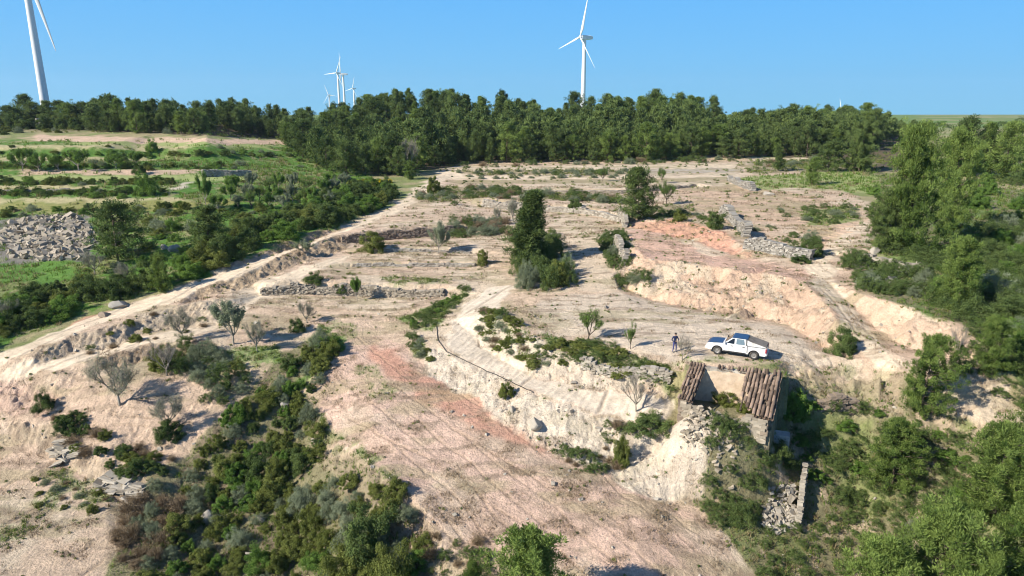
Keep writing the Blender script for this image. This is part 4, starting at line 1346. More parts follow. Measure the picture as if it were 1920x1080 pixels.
# the trees that show largest: the front rows first, then the crest line
order = sorted(range(len(spots)), key=lambda i: (spots[i][2] if spots[i][2] < 22 else 60 - min(spots[i][2], 58)))
extra_V, extra_T = [], []
for rank, i in enumerate(order):
    x, y, dd = spots[i]
    z = ground(x, y)
    h = rs.triangular(6.0, 12.4, 9.2) * (rs.uniform(.7, 1.0) if dd < 9 else 1.0)
    if x / y < (560 - 960) / F:
        h *= .82
    if abs(x / y - (625 - 960) / F) < .065:
        h *= .86
    if x / y > (1640 - 960) / F:
        h *= .62
    elif x / y > (1455 - 960) / F:
        h *= .95
    elif x / y > (1330 - 960) / F:
        h *= .82
    sz = h / 10
    pale = rs.random() < .24
    if rank >= 268:
        (V, Q, T), _t = PINES[rs.randrange(7)]
        v4 = V.reshape(-1, 4, 3)[rs.randrange(4)::4]; t4 = T.reshape(-1, 4)[:len(v4)]
        c4 = v4.mean(1, keepdims=True); v4 = c4 + (v4 - c4) * 1.9
        k4 = rs.uniform(.95, 1.5); a4 = rs.uniform(0, 6.28); ca, sa = math.cos(a4) * k4, math.sin(a4) * k4
        sh4 = rs.uniform(-.2, .2)
        extra_V.append(np.stack([(v4[..., 0] * ca - v4[..., 1] * sa) * sz + x, (v4[..., 0] * sa + v4[..., 1] * ca) * sz + y, v4[..., 2] * sz + z], -1).reshape(-1, 3))
        extra_T.append(np.clip(t4.ravel() + sh4, 0, 1))
        continue
    lab = ('light green ' if pale else 'dark green ') + ('pine in the front row of the forest behind the terraces' if dd < 13 else 'pine deeper in the forest on the ridge')
    two_part('pine_tree', (PINE_ME_L if pale else PINE_ME)[rs.randrange(7)], (x, y, z), sz * rs.uniform(.95, 1.55), sz, rs.uniform(0, 6.28), lab, 'tree',
             ('light ' if pale else 'dark ') + ('forest front row pines' if dd < 13 else 'forest pines on the ridge'), tilt=.05)
V = np.concatenate(extra_V); T = np.concatenate(extra_T)
o = link('woods', mesh_np('woods', V, [np.arange(len(V)).reshape(-1, 4)], [M['pine']], tint=T)); o['kind'] = 'stuff'
print('forest', len(spots), tries)

for i in range(16):
    px = -40 + i * 15.5 + X.uniform(-6, 6)
    yy = X.uniform(234, 253); xx = (px - 960) / F * yy
    hgt = 10.0 if i == 7 else X.uniform(5.6, 8.0)
    two_part('oak_tree', (PINE_ME if i % 3 else PINE_ME_L)[(1, 3, 4)[i % 3]], (xx, yy, ground(xx, yy)), hgt / 10 * X.uniform(1.5, 1.9), hgt / 10, X.uniform(0, 6),
             'tallest dark round tree on the crest, in front of the nearest turbine tower' if i == 7 else 'low round tree on the crest along the skyline by the nearest turbine', 'tree', None if i == 7 else 'low trees on the crest by the nearest turbine')
# low cover that nobody could count: tufts of grass and dry weeds, and the smallest shrubs


def tufts(name, mat, n, dens, rmax, h0, h1, blades, seed, rmin=30, spread=.10):
    rng = np.random.default_rng(seed)
    t = rng.uniform(math.radians(-44), math.radians(44), n * 6)
    r = rmin * (rmax / rmin) ** (rng.random(n * 6) ** .95)
    x, y = r * np.sin(t), r * np.cos(t)
    d = grid_v(dens, x, y)
    ok = rng.random(len(x)) < d
    x, y = x[ok][:n], y[ok][:n]
    n = len(x)
    hut = in_poly(x, y, hp)
    x, y = x[~hut], y[~hut]; n = len(x)
    z = ground_v(x, y)
    far = np.clip(np.hypot(x, y) / 70, 1, 2.6)
    base = np.repeat(np.stack([x, y, z], 1), blades, 0)
    h = (rng.uniform(h0, h1, n) * far)[:, None].repeat(blades, 1).ravel() * rng.uniform(.6, 1.1, n * blades)
    sp_ = spread * far.repeat(blades)
    base[:, :2] += rng.normal(0, 1, (n * blades, 2)) * sp_[:, None]
    az = rng.uniform(0, 2 * PI, n * blades)
    ln = rng.uniform(.1, .75, n * blades)
    tip = base + np.stack([np.cos(az) * ln * h, np.sin(az) * ln * h, h], 1)
    w = np.stack([-np.sin(az), np.cos(az), np.zeros_like(az)], 1) * (.016 * far.repeat(blades) + .05 * h)[:, None]
    base[:, 2] -= .03
    V = np.stack([base + w, base - w, tip], 1).reshape(-1, 3)
    Q = np.arange(3 * len(base)).reshape(-1, 3)
    T = np.repeat(np.clip(rng.normal(.5, .2, n).repeat(blades) + rng.normal(0, .12, n * blades), 0, 1), 3)
    o = link(name, mesh_np(name, V, [Q], [M[mat]], tint=T)); o['kind'] = 'stuff'
    return o


WEEDY = np.clip(WEEDY, 0, 1); GRASSY = np.clip(GRASSY, 0, 1)
GR = GRASSY * ss(n2, .36, .6)
tufts('grass', 'grass', 30000, GR, 230, .10, .30, 7, 1)
tufts('dry_grass', 'straw', 15000, np.clip(GRASSY * .5 * ss(n1, .42, .6) + Z_SLOPE * .3, 0, 1), 200, .12, .36, 6, 2)
tufts('weeds', 'brown', 30000, WEEDY * ss(n2, .44, .62), 150, .05, .20, 6, 3, spread=.18)
if small:
    parts, TT = [], []
    for kd, p, w, h in small:
        V, Q, T = SHRUB_RAW[random.randrange(4)]
        sel = np.arange(0, len(Q), 3)
        q = Q[sel]
        vv = V[q.ravel()] * [w / 1.5, w / 1.5, h] * 1.0
        a = random.uniform(0, 6.28); ca, sa = math.cos(a), math.sin(a)
        vv = np.stack([vv[:, 0] * ca - vv[:, 1] * sa + p[0], vv[:, 0] * sa + vv[:, 1] * ca + p[1], vv[:, 2] + p[2]], 1)
        parts.append((vv, np.arange(len(vv)).reshape(-1, 4))); TT.append(T[q.ravel()])
    V, Q = join(parts)
    o = link('undergrowth', mesh_np('undergrowth', V, [Q], [M['dark']], tint=np.concatenate(TT))); o['kind'] = 'stuff'

# scrub carpet under the trees and between the shrubs
rng = np.random.default_rng(8)
t = rng.uniform(math.radians(-44), math.radians(44), 60000); r = 34 * (300 / 34) ** (rng.random(60000) ** .8)
x, y = r * np.sin(t), r * np.cos(t)
dn = np.clip(Z_FOREST * .9 + Z_RIGHT * .6 + Z_GULLY * .45 + Z_SLOPE * .7 + Z_LEFT * .25 * ss(n1, .5, .62), 0, 1) * (1 - np.clip(Z_EARTH * 1.2, 0, 1))
dn = np.maximum(dn * .5, SCRUBBY * ss(n2, .36, .5))
kd_ = grid_v(SCRUBBY * Z_EARTH, x, y)
k_ = (rng.random(60000) < grid_v(dn, x, y)) & ~in_poly(x, y, hp)
x, y, kd_ = x[k_][:20000], y[k_][:20000], kd_[k_][:20000]
rad = rng.uniform(.16, .42, len(x)) * np.clip(np.hypot(x, y) / 75, .8, 2.6) * np.where((kd_ > .02) & (kd_ < .52), .6, 1)
V, Q, T = clump_leaves(np.stack([x, y, ground_v(x, y) + rad * .3], 1), rad, 30, .075, .4, rng)
V = V.reshape(-1, 4, 3); c = V.mean(1, keepdims=True)
sc_ = np.clip(np.hypot(c[..., 0], c[..., 1]) / 75, .8, 3)[..., None]
V = (c + (V - c) * sc_).reshape(-1, 3)
o = link('undergrowth', mesh_np('undergrowth', V, [Q], [M['dark'], M['olive']], np.repeat(rng.random(len(x)) < .5, 30).astype(np.int32), tint=T)); o['kind'] = 'stuff'
# ------------------------------------------------------------------ stones
CUBE = np.array([(-1, -1, -1), (1, -1, -1), (1, 1, -1), (-1, 1, -1), (-1, -1, 1), (1, -1, 1), (1, 1, 1), (-1, 1, 1)], float) * .5
CUBE_F = np.array([(0, 3, 2, 1), (4, 5, 6, 7), (0, 1, 5, 4), (1, 2, 6, 5), (2, 3, 7, 6), (3, 0, 4, 7)])


def blocks(C, S, yaw, rng, jit=.16, tilt=.0):
    """rough hewn blocks"""
    n = len(C)
    v = CUBE[None] * (1 + rng.uniform(-1, 1, (n, 8, 3)) * jit * 2) * S[:, None, :]
    ax = rng.normal(0, tilt, (n, 2)) if tilt else np.zeros((n, 2))
    ca, sa = np.cos(ax[:, :1]), np.sin(ax[:, :1])
    y, z = v[..., 1] * ca - v[..., 2] * sa, v[..., 1] * sa + v[..., 2] * ca
    v = np.stack([v[..., 0], y, z], -1)
    ca, sa = np.cos(ax[:, 1:]), np.sin(ax[:, 1:])
    x, z = v[..., 0] * ca + v[..., 2] * sa, -v[..., 0] * sa + v[..., 2] * ca
    v = np.stack([x, v[..., 1], z], -1)
    ca, sa = np.cos(yaw)[:, None], np.sin(yaw)[:, None]
    v = np.stack([v[..., 0] * ca - v[..., 1] * sa, v[..., 0] * sa + v[..., 1] * ca, v[..., 2]], -1) + C[:, None]
    q = (CUBE_F[None] + 8 * np.arange(n)[:, None, None]).reshape(-1, 4)
    t = np.repeat(np.clip(rng.normal(.55, .2, n), 0, 1), 8)
    return v.reshape(-1, 3), q, t


def stone_wall(name, pts, h0, thick, label, mat='stone', size=.32, course=.17, seed=0, lean=.2, ruin=.2, group=None, cat='stone wall', base_z=None, sink=.15):
    """pts: world (x,y) along the foot; h0: height or list of heights at pts"""
    rng = np.random.default_rng(900 + seed)
    pts = np.array(pts, float)
    hs = np.full(len(pts), h0) if np.isscalar(h0) else np.array(h0, float)
    d = np.r_[0, np.cumsum(np.hypot(*np.diff(pts, axis=0).T))]
    tot = d[-1]
    C, S, Y = [], [], []
    z = -sink
    hmax = hs.max() * (1 + ruin)
    tx = np.gradient(pts[:, 0], d); ty = np.gradient(pts[:, 1], d)
    while z < hmax:
        ch = course * rng.uniform(.75, 1.25)
        s = rng.uniform(0, size) - size * .5
        while s < tot:
            w = size * rng.uniform(.55, 1.6)
            m = min(max(s + w / 2, 0), tot)
            hh = np.interp(m, d, hs) * (1 + ruin * (2 * float(vnoise(np.array([m * .5]), np.array([seed * 3.1]), 5)[0]) - 1))
            if z + ch * .6 < hh:
                x, y = np.interp(m, d, pts[:, 0]), np.interp(m, d, pts[:, 1])
                a, b = np.interp(m, d, tx), np.interp(m, d, ty)
                l_ = math.hypot(a, b) + 1e-9; a /= l_; b /= l_
                gz = base_z if base_z is not None else ground(x, y)
                off = -lean * z + rng.normal(0, .035)          # battered back from the foot
                C.append((x + b * off, y - a * off, gz + z + ch / 2))
                S.append((w * 1.04, thick * rng.uniform(.85, 1.1), ch * 1.06))
                Y.append(math.atan2(b, a) + rng.normal(0, .05))
            s += w
        z += ch
    C, S, Y = np.array(C), np.array(S), np.array(Y)
    ctr = C.mean(0); ctr[2] = C[:, 2].min()
    V, Q, T = blocks(C - ctr, S, Y, rng, jit=.11)
    o = link(name, mesh_np(name, V, [Q], [M[mat]], tint=T), None, tuple(ctr))
    if label:
        tag(o, label, cat, group)
    return o


def wall_on(scarp_name, label, thick=.5, k=1.0, seed=0, sel=None, px=None, height=None, **kw):
    """a retaining wall in front of a riser; or along a given photo polyline"""
    if px is None:
        tl, bl = SCARPS[scarp_name]
        if sel:
            tl, bl = tl[sel[0]:sel[1]], bl[sel[0]:sel[1]]
        P = [hit(b[0], b[1]) for b in bl]
        P = [(p.x, p.y) for p in P]
        hs = [max(.35, (t[2] - b[2]) * k * .85) for t, b in zip(tl, bl)]
    else:
        q = resample(px, max(3, len(px) * 2))
        P = [hit(a, b) for a, b in q]
        P = [(p.x, p.y) for p in P]
        hs = height
    return stone_wall('stone_wall', P, hs, thick, label, seed=seed, **kw)


wall_on('pale_wall', 'long curved pale dry stone wall behind the central conifer', seed=1, mat='stone_pale', k=1.0, thick=.8)
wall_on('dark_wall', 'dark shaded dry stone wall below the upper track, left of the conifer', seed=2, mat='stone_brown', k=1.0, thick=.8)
wall_on('grey_wall', 'grey dry stone retaining wall across the left middle terrace', seed=3, k=.85, thick=.8, ruin=.45, mat='stone_warm')
wall_on('low_row', 'low row of stones edging the dry grass terrace, the nearer of two', seed=4, k=.8, thick=.5, mat='stone_pale', ruin=.6)
wall_on('low_row_b', 'low row of stones edging the dry grass terrace, the farther of two', seed=5, k=.7, thick=.5, mat='stone_pale', ruin=.7)
wall_on('far_wall', 'long low grey stone wall on the far pale terraces', seed=6, k=.8, thick=.8, mat='stone_warm')
wall_on('right_wall', 'pale grey stone wall with big boulders right of the ramp', seed=7, k=1.1, thick=.9, mat='stone_pale', size=.4, course=.22)
wall_on(None, 'grey tumbled stone wall climbing above the red earth scarp', px=[(1352, 402), (1368, 412), (1385, 428), (1398, 445)], height=1.5, seed=8, thick=1.0, ruin=.4)
wall_on(None, 'grey stone wall sloping down towards the ramp', px=[(1395, 464), (1430, 470), (1475, 482), (1518, 488)], height=1.3, seed=9, thick=.9, ruin=.3)
wall_on(None, 'narrow broken stone wall end in the bushes beside the sunken lane', px=[(1152, 462), (1160, 478), (1170, 496)], height=1.5, seed=10, thick=.6, ruin=.4, mat='stone_pale')
wall_on(None, 'short grey stone wall end where the pale wall meets the red terrace', px=[(1160, 405), (1168, 418), (1172, 426)], height=1.3, seed=11, thick=.6, ruin=.3, mat='stone_pale')
wall_on(None, 'low tumbled stones at the corner of the green meadow', px=[(1366, 338), (1390, 350), (1412, 358)], height=1.1, seed=12, thick=1.0, ruin=.6)
wall_on(None, 'mossy stone wall with a dark gap right of the ruined hut', px=[(1535, 762), (1570, 766), (1608, 768)], height=1.0, seed=13, thick=.6, ruin=.5, mat='stone_brown')
wall_on(None, 'grey stone bank at the foot of the far left pines', px=[(72, 236), (120, 235), (190, 233)], height=2.4, seed=14, thick=1.6, ruin=.25, size=.8, course=.5)
wall_on('terr_c', 'dry stone terrace wall on the left edge of the photo', seed=15, k=.5, thick=.5, mat='stone_pale', ruin=.5)
wall_on(None, 'grey stone terrace wall in the green rows on the left', px=[(380, 332), (420, 330), (470, 330)], height=1.2, seed=16, thick=.8, ruin=.4)
wall_on(None, 'stony facing of the truck terrace above the curved track', px=[(1090, 690), (1150, 700), (1215, 708), (1255, 712)], height=.9, seed=17, thick=.5, ruin=.6, mat='stone_pale', size=.3, course=.2)

# the broken wall seen end on, lower right
p0, p1 = place(1497, 984), place(1506, 905)
pts = [(p1.x, p1.y), ((p0.x + p1.x) / 2, (p0.y + p1.y) / 2), (p0.x, p0.y)]
stone_wall('ruined_wall', pts, [1.4, 1.3, .8], .36, 'broken free standing stone wall seen end on, dark on its shaded side, below the hut', seed=20, mat='stone_pale', size=.30, course=.16, lean=0, ruin=.25, cat='wall', sink=.4)


def rocks(name, pts, sizes, label, mat, seed, cat='rocks', kind=None, tilt=.5, flat=.6, jit=.24):
    rng = np.random.default_rng(seed)
    C = np.array(pts); S = np.array(sizes)[:, None] * rng.uniform(.7, 1.3, (len(pts), 3)) * [1.2, 1, flat]
    C[:, 2] += S[:, 2] * .2
    ctr = C.mean(0)
    V, Q, T = blocks(C - ctr, S, rng.uniform(0, 6.28, len(C)), rng, jit=jit, tilt=tilt)
    o = link(name, mesh_np(name, V, [Q], [M[mat]], tint=T), None, tuple(ctr))
    if kind:
        o['kind'] = kind
    else:
        tag(o, label, cat)
    return o


# heap of broken stones on the left
rs = random.Random(9)
heap = scatter([(8, 428), (40, 412), (90, 405), (150, 408), (170, 425), (174, 455), (150, 486), (80, 490), (18, 482)], 560, .45, rs)
pp = [(x, y, ground(x, y)) for x, y in heap]
big = [i for i in range(len(pp)) if i % 5 == 0]
SLAB = []
for s in range(6):
    rng_ = np.random.default_rng(700 + s)
    V, Q, T = blocks(np.zeros((1, 3)), np.array([[1.25, .9, .42]]), np.zeros(1), rng_, jit=.26)
    SLAB.append(mesh_np('stone_slab', V, [Q], [M['stone_warm']], tint=T * 0 + .3 + .1 * s))
for n_, i in enumerate(big):
    s = rs.uniform(.5, 1.35)
    o = link('stone_slab', SLAB[n_ % 6], None, (pp[i][0], pp[i][1], pp[i][2] + .12 * s), (rs.uniform(-.5, .6), rs.uniform(-.5, .5), rs.uniform(0, 6.28)), (s, s, s))
    tag(o, 'pale slab of broken rock lying on the big stone heap at the left', 'rock', 'slabs on the stone heap')
rest = [pp[i] for i in range(len(pp)) if i % 5]
rocks('rubble', rest, [rs.uniform(.3, .8) for _ in rest], '', 'stone_warm', 31, kind='stuff')
rs = random.Random(12)
heap = scatter([(1440, 930), (1492, 915), (1492, 990), (1455, 1000), (1425, 985)], 150, .2, rs)
q0 = place(1492, 950)
rocks('stone_pile', [(x, y, ground(x, y) + max(0, .55 - .5 * abs(x - q0.x)) * rs.random()) for x, y in heap], [rs.uniform(.14, .42) for _ in heap], 'heap of fallen pale stones against the lit side of the broken wall', 'stone_pale', 32, cat='stone heap')
# single boulders
BO = [
    (1003, 798, 34, .6, 'big flat pale boulder lying at the foot of the white marl bank', 'stone_pale'),
    (533, 765, 20, .9, 'grey boulder at the head of the green gully', 'stone'),
    (388, 975, 26, 1.0, 'pale boulder in the scrub below the gully', 'stone_pale'),
    (352, 985, 18, .8, 'low grey boulder left of the pale boulder below the gully', 'stone'),
    (490, 975, 16, .9, 'small yellowish boulder in the bottom scrub', 'stone_pale'),
    (240, 918, 26, .9, 'whitish boulder at the end of the rocky ledge', 'stone_pale'),
    (1640, 474, 24, .6, 'pale rounded boulder on top of the right hand wall', 'stone_pale'),
    (1668, 532, 26, .8, 'grey boulder among the bushes below the right hand wall', 'stone'),
    (960, 772, 14, .9, 'small dark edged boulder on the lip of the marl bank', 'stone_pale'),
    (115, 580, 20, .6, 'white boulder in the shrubs left of the main road', 'stone_pale'),
    (325, 470, 26, .6, 'pale boulder group centre stone on the left slope', 'stone_pale'),
    (308, 466, 18, .7, 'smaller pale boulder left of the slope boulder', 'stone_pale'),
    (390, 452, 20, .6, 'pale boulder by the dark pine on the left slope', 'stone_pale'),
    (1440, 366, 22, .45, 'flat white rock on the striped field beside the meadow', 'stone_pale'),
    (225, 575, 40, .35, 'long low grey rock on the left edge of the main road', 'stone'),
    (195, 592, 26, .4, 'low reddish grey rock on the left edge of the main road', 'stone_brown'),
]
for i, (px, py, w, fl, lab, mt) in enumerate(BO):
    p = place(px, py); s = w * depth_of(p) / F
    bm = bmesh.new()
    bmesh.ops.create_icosphere(bm, subdivisions=3, radius=.5)
    rr_ = random.Random(50 + i)
    pl = [(Vector((rr_.uniform(-1, 1), rr_.uniform(-1, 1), rr_.uniform(-.3, 1))).normalized(), rr_.uniform(.24, .40)) for _ in range(9)]
    for v in bm.verts:
        for n_, d_ in pl:
            k_ = v.co.dot(n_)
            if k_ > d_:
                v.co -= n_ * (k_ - d_)
        v.co *= 1 + .05 * (rr_.random() - .5)
    me = bpy.data.meshes.new('boulder'); bm.to_mesh(me); bm.free()
    me.attributes.new('tint', 'FLOAT', 'POINT').data.foreach_set('value', [.6] * len(me.vertices))
    me.materials.append(M[mt])
    o = link('boulder', me, None, (p.x, p.y, p.z + s * fl * .25), (0, 0, rr_.uniform(0, 6)), (s * 1.15, s * .9, s * fl * 1.2))
    tag(o, lab, 'boulder')
# tilted strata of the rocky ledges
for i, (poly, lab) in enumerate((([(98, 850), (140, 838), (150, 855), (118, 872)], 'pale layered rock ledge nearer the left edge'),
                                 ([(195, 905), (245, 895), (262, 925), (225, 935)], 'pale layered rock ledge beside the dead brambles'))):
    a, b = place(*poly[0]), place(*poly[2])
    rng_ = np.random.default_rng(40 + i)
    C, S = [], []
    for k_ in range(26):
        t = rng_.random(); f = rng_.random()
        x = a.x + (b.x - a.x) * t + rng_.normal(0, .25); y = a.y + (b.y - a.y) * t + rng_.normal(0, .35)
        C.append((x, y, ground(x, y) + .1 + .25 * f)); S.append((rng_.uniform(.7, 1.5), rng_.uniform(.5, .9), rng_.uniform(.10, .2)))
    C = np.array(C); ctr = C.mean(0)
    yaw = np.full(26, math.atan2(b.y - a.y, b.x - a.x)) + rng_.normal(0, .15, 26)
    V, Q, T = blocks(C - ctr, np.array(S), yaw, rng_, jit=.12, tilt=.2)
    tag(link('rock_ledge', mesh_np('rock_ledge', V, [Q], [M['stone_pale']], tint=T), None, tuple(ctr)), lab, 'rock ledge')
# scattered loose stones: far too many to count
rng_ = np.random.default_rng(60)
t = rng_.uniform(math.radians(-43), math.radians(43), 14000); r = 32 * (150 / 32) ** rng_.random(14000)
x, y = r * np.sin(t), r * np.cos(t)
dn = np.clip(Z_MARL * .9 + Z_MOUND * .7 + Z_PEACH * .35 + Z_PINK * .04 + Z_EARTH * .06 + bank * Z_EARTH * .6 + Z_SLOPE * .12, 0, 1) * (1 - .8 * np.clip(Z_ROAD + Z_CURVE, 0, 1))
k_ = (rng_.random(14000) < grid_v(dn, x, y) * grid_v(ss(n2, .4, .65), x, y)) & ~in_poly(x, y, hp)
x, y = x[k_], y[k_]
rocks('gravel', np.stack([x, y, ground_v(x, y)], 1), rng_.lognormal(-2.15, .45, len(x)), '', 'stone_pale', 61, kind='stuff', flat=.7)

# crack and edge shadow on the curved track's lip, modelled as a black tube
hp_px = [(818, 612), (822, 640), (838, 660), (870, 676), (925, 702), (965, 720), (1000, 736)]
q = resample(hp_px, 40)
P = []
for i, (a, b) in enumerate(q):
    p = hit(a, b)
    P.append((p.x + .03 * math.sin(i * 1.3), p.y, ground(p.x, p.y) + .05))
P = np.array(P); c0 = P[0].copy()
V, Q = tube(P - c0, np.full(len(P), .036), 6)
M['edge_shadow'] = paint_mat('edge_shadow_black', (.03, .028, .025), .6)
tag(link('edge_shadow', mesh_np('edge_shadow', V, [Q], [M['edge_shadow']], smooth=True), None, tuple(c0)), 'dark line added for the crack and edge shadow along the curved pale track', 'edge_shadow')
# fallen pale trunk in the bottom scrub
a, b = place(462, 1050), place(512, 1060)
dv = Vector(b) - Vector(a)
V, Q = tube([(0, 0, .55), tuple(dv * .5 + Vector((0, .1, .62))), tuple(dv + Vector((0, 0, .5)))], [.10, .085, .05], 7)
tag(link('log', mesh_np('log', V, [Q], [M['bark_pale']], smooth=True), None, tuple(a)), 'pale dead trunk lying in the scrub near the bottom edge', 'log')

# ------------------------------------------------------------------ ruined hut
M['plaster'] = rough_mat('plaster', (.52, .385, .255), (.74, .585, .42), 1.6, .95, .4, .05, c3=(.64, .49, .345))
M['tile'] = stone_mat('roof_tile', (.10, .07, .05), (.40, .285, .205))
M['timber'] = rough_mat('old_timber', (.06, .045, .03), (.16, .12, .085), 5)
M['concrete'] = rough_mat('concrete', (.36, .35, .33), (.52, .51, .48), 3, .9, .3)
hut = empty('ruined_hut', (HF[0][0], HF[0][1], HFLOOR))
tag(hut, 'small ruined stone hut with a collapsed tiled roof below the pickup truck', 'hut')
HO = np.array([HF[0][0], HF[0][1], HFLOOR])
TOPB, TOPL, TOPR = .55, -.95, -1.15         # roof heights: back, front left, front right


def roof_z(u_, v_):
    f = TOPL + (TOPR - TOPL) * u_
    return f + (TOPB - f) * v_


def quad_wall(name, prof, mat, thick, side, seed, lumpy=.04, stones=True):
    """prof: list of (u, v, ztop, zbot): a masonry wall following the footprint"""
    rng = np.random.default_rng(seed)
    C, S, Y = [], [], []
    pts = np.array([hut_uv(u_, v_) for u_, v_, _, _ in prof]); zt = np.array([p[2] for p in prof]); zb = np.array([p[3] for p in prof])
    d = np.r_[0, np.cumsum(np.hypot(*np.diff(pts, axis=0).T))]
    z = zb.min()
    while z < zt.max():
        ch = rng.uniform(.17, .28); s = -rng.uniform(0, .3)
        while s < d[-1]:
            w = rng.uniform(.25, .55); m = min(max(s + w / 2, .02), d[-1] - .02)
            top = np.interp(m, d, zt)
            if np.interp(m, d, zb) <= z + ch / 2 and z + ch * .5 < top:
                x, y = np.interp(m, d, pts[:, 0]), np.interp(m, d, pts[:, 1])
                k0 = min(int(np.searchsorted(d, m)), len(pts) - 1); k0 = max(k0, 1)
                dx, dy = pts[k0] - pts[k0 - 1]
                C.append((x + rng.normal(0, .012), y + rng.normal(0, .012), z + ch / 2)); S.append((w * 1.05, thick * rng.uniform(.92, 1.06), ch * 1.07)); Y.append(math.atan2(dy, dx))
            s += w
        z += ch
    V, Q, T = blocks(np.array(C) - HO, np.array(S), np.array(Y), rng, jit=.07)
    return link(name, mesh_np(name, V, [Q], [M[mat]], tint=T), hut)


vb = .97
quad_wall('wall', [(.02, vb, .42, HFLOOR - .4), (.5, vb, .34, HFLOOR - .4), (.95, vb, .42, HFLOOR - .4)], 'stone_pale', .5, 0, 1)['label'] = 'back wall of pale stone'
quad_wall('wall', [(.03, .0, TOPL - .12, HFLOOR - .6), (.03, .5, roof_z(0, .5) - .12, HFLOOR - .6), (.03, vb - .06, roof_z(0, vb) - .14, HFLOOR - .4)], 'stone_brown', .48, 0, 2)
quad_wall('wall', [(.93, .0, TOPR - .12, HFLOOR - .9), (.93, .5, roof_z(1, .5) - .12, HFLOOR - .9), (.93, vb - .06, roof_z(1, vb) - .14, HFLOOR - .4)], 'stone_brown', .48, 0, 3)
quad_wall('wall', [(.05, .01, TOPL - .16, HFLOOR - .7), (.14, .01, TOPL - .3, HFLOOR - .7), (.19, .01, -1.9, HFLOOR - .7), (.27, .01, -2.5, HFLOOR - .7)], 'stone_warm', .5, 0, 4)['label'] = 'broken front wall stub on the left'
quad_wall('wall', [(.58, .01, -2.6, HFLOOR - .7), (.66, .01, -1.9, HFLOOR - .7), (.74, .01, -1.45, HFLOOR - .7), (.92, .01, TOPR - .2, HFLOOR - .9)], 'stone_warm', .5, 0, 5)['label'] = 'broken front wall stub on the right'


def plaster(u0, u1, v0, v1, zt0, zt1, off, seed):
    """rendered inner face: a slab with a rough outline"""
    nx, nz = 26, 16
    a, b = hut_uv(u0, v0), hut_uv(u1, v1)
    rng = np.random.default_rng(seed)
    dn = np.array([b[1] - a[1], -(b[0] - a[0])]); dn /= np.hypot(*dn)
    V = []
    for k_ in range(nz + 1):
        for i in range(nx + 1):
            t = i / nx; zt = zt0 + (zt1 - zt0) * t - .12 * (vnoise(np.array([i * .45]), np.array([seed * 2.]), 3)[0])
            z = HFLOOR - .1 + (zt - HFLOOR + .1) * k_ / nz
            p = a + (b - a) * t + dn * (off + .03 * vnoise(np.array([i * .6]), np.array([k_ * .6 + seed]), 9)[0])
            V.append((p[0] - HO[0], p[1] - HO[1], z - HO[2]))
    nb = len(V)
    for v in list(V[:nb]):
        V.append((v[0] - dn[0] * .1, v[1] - dn[1] * .1, v[2]))
    Q = []
    w = nx + 1
    for k_ in range(nz):
        for i in range(nx):
            q0 = k_ * w + i
            Q.append((q0, q0 + 1, q0 + w + 1, q0 + w)); Q.append((nb + q0, nb + q0 + w, nb + q0 + w + 1, nb + q0 + 1))
    for i in range(nx):
        q0 = nz * w + i
        Q.append((q0, q0 + 1, nb + q0 + 1, nb + q0))
    for k_ in range(nz):
        for q0 in (k_ * w, k_ * w + nx):
            Q.append((q0, q0 + w, nb + q0 + w, nb + q0))
    return link('plaster', mesh_np('plaster', np.array(V), [np.array(Q)], [M['plaster']], smooth=False), hut)


plaster(.06, .94, vb, vb, .28, .28, .30, 1)


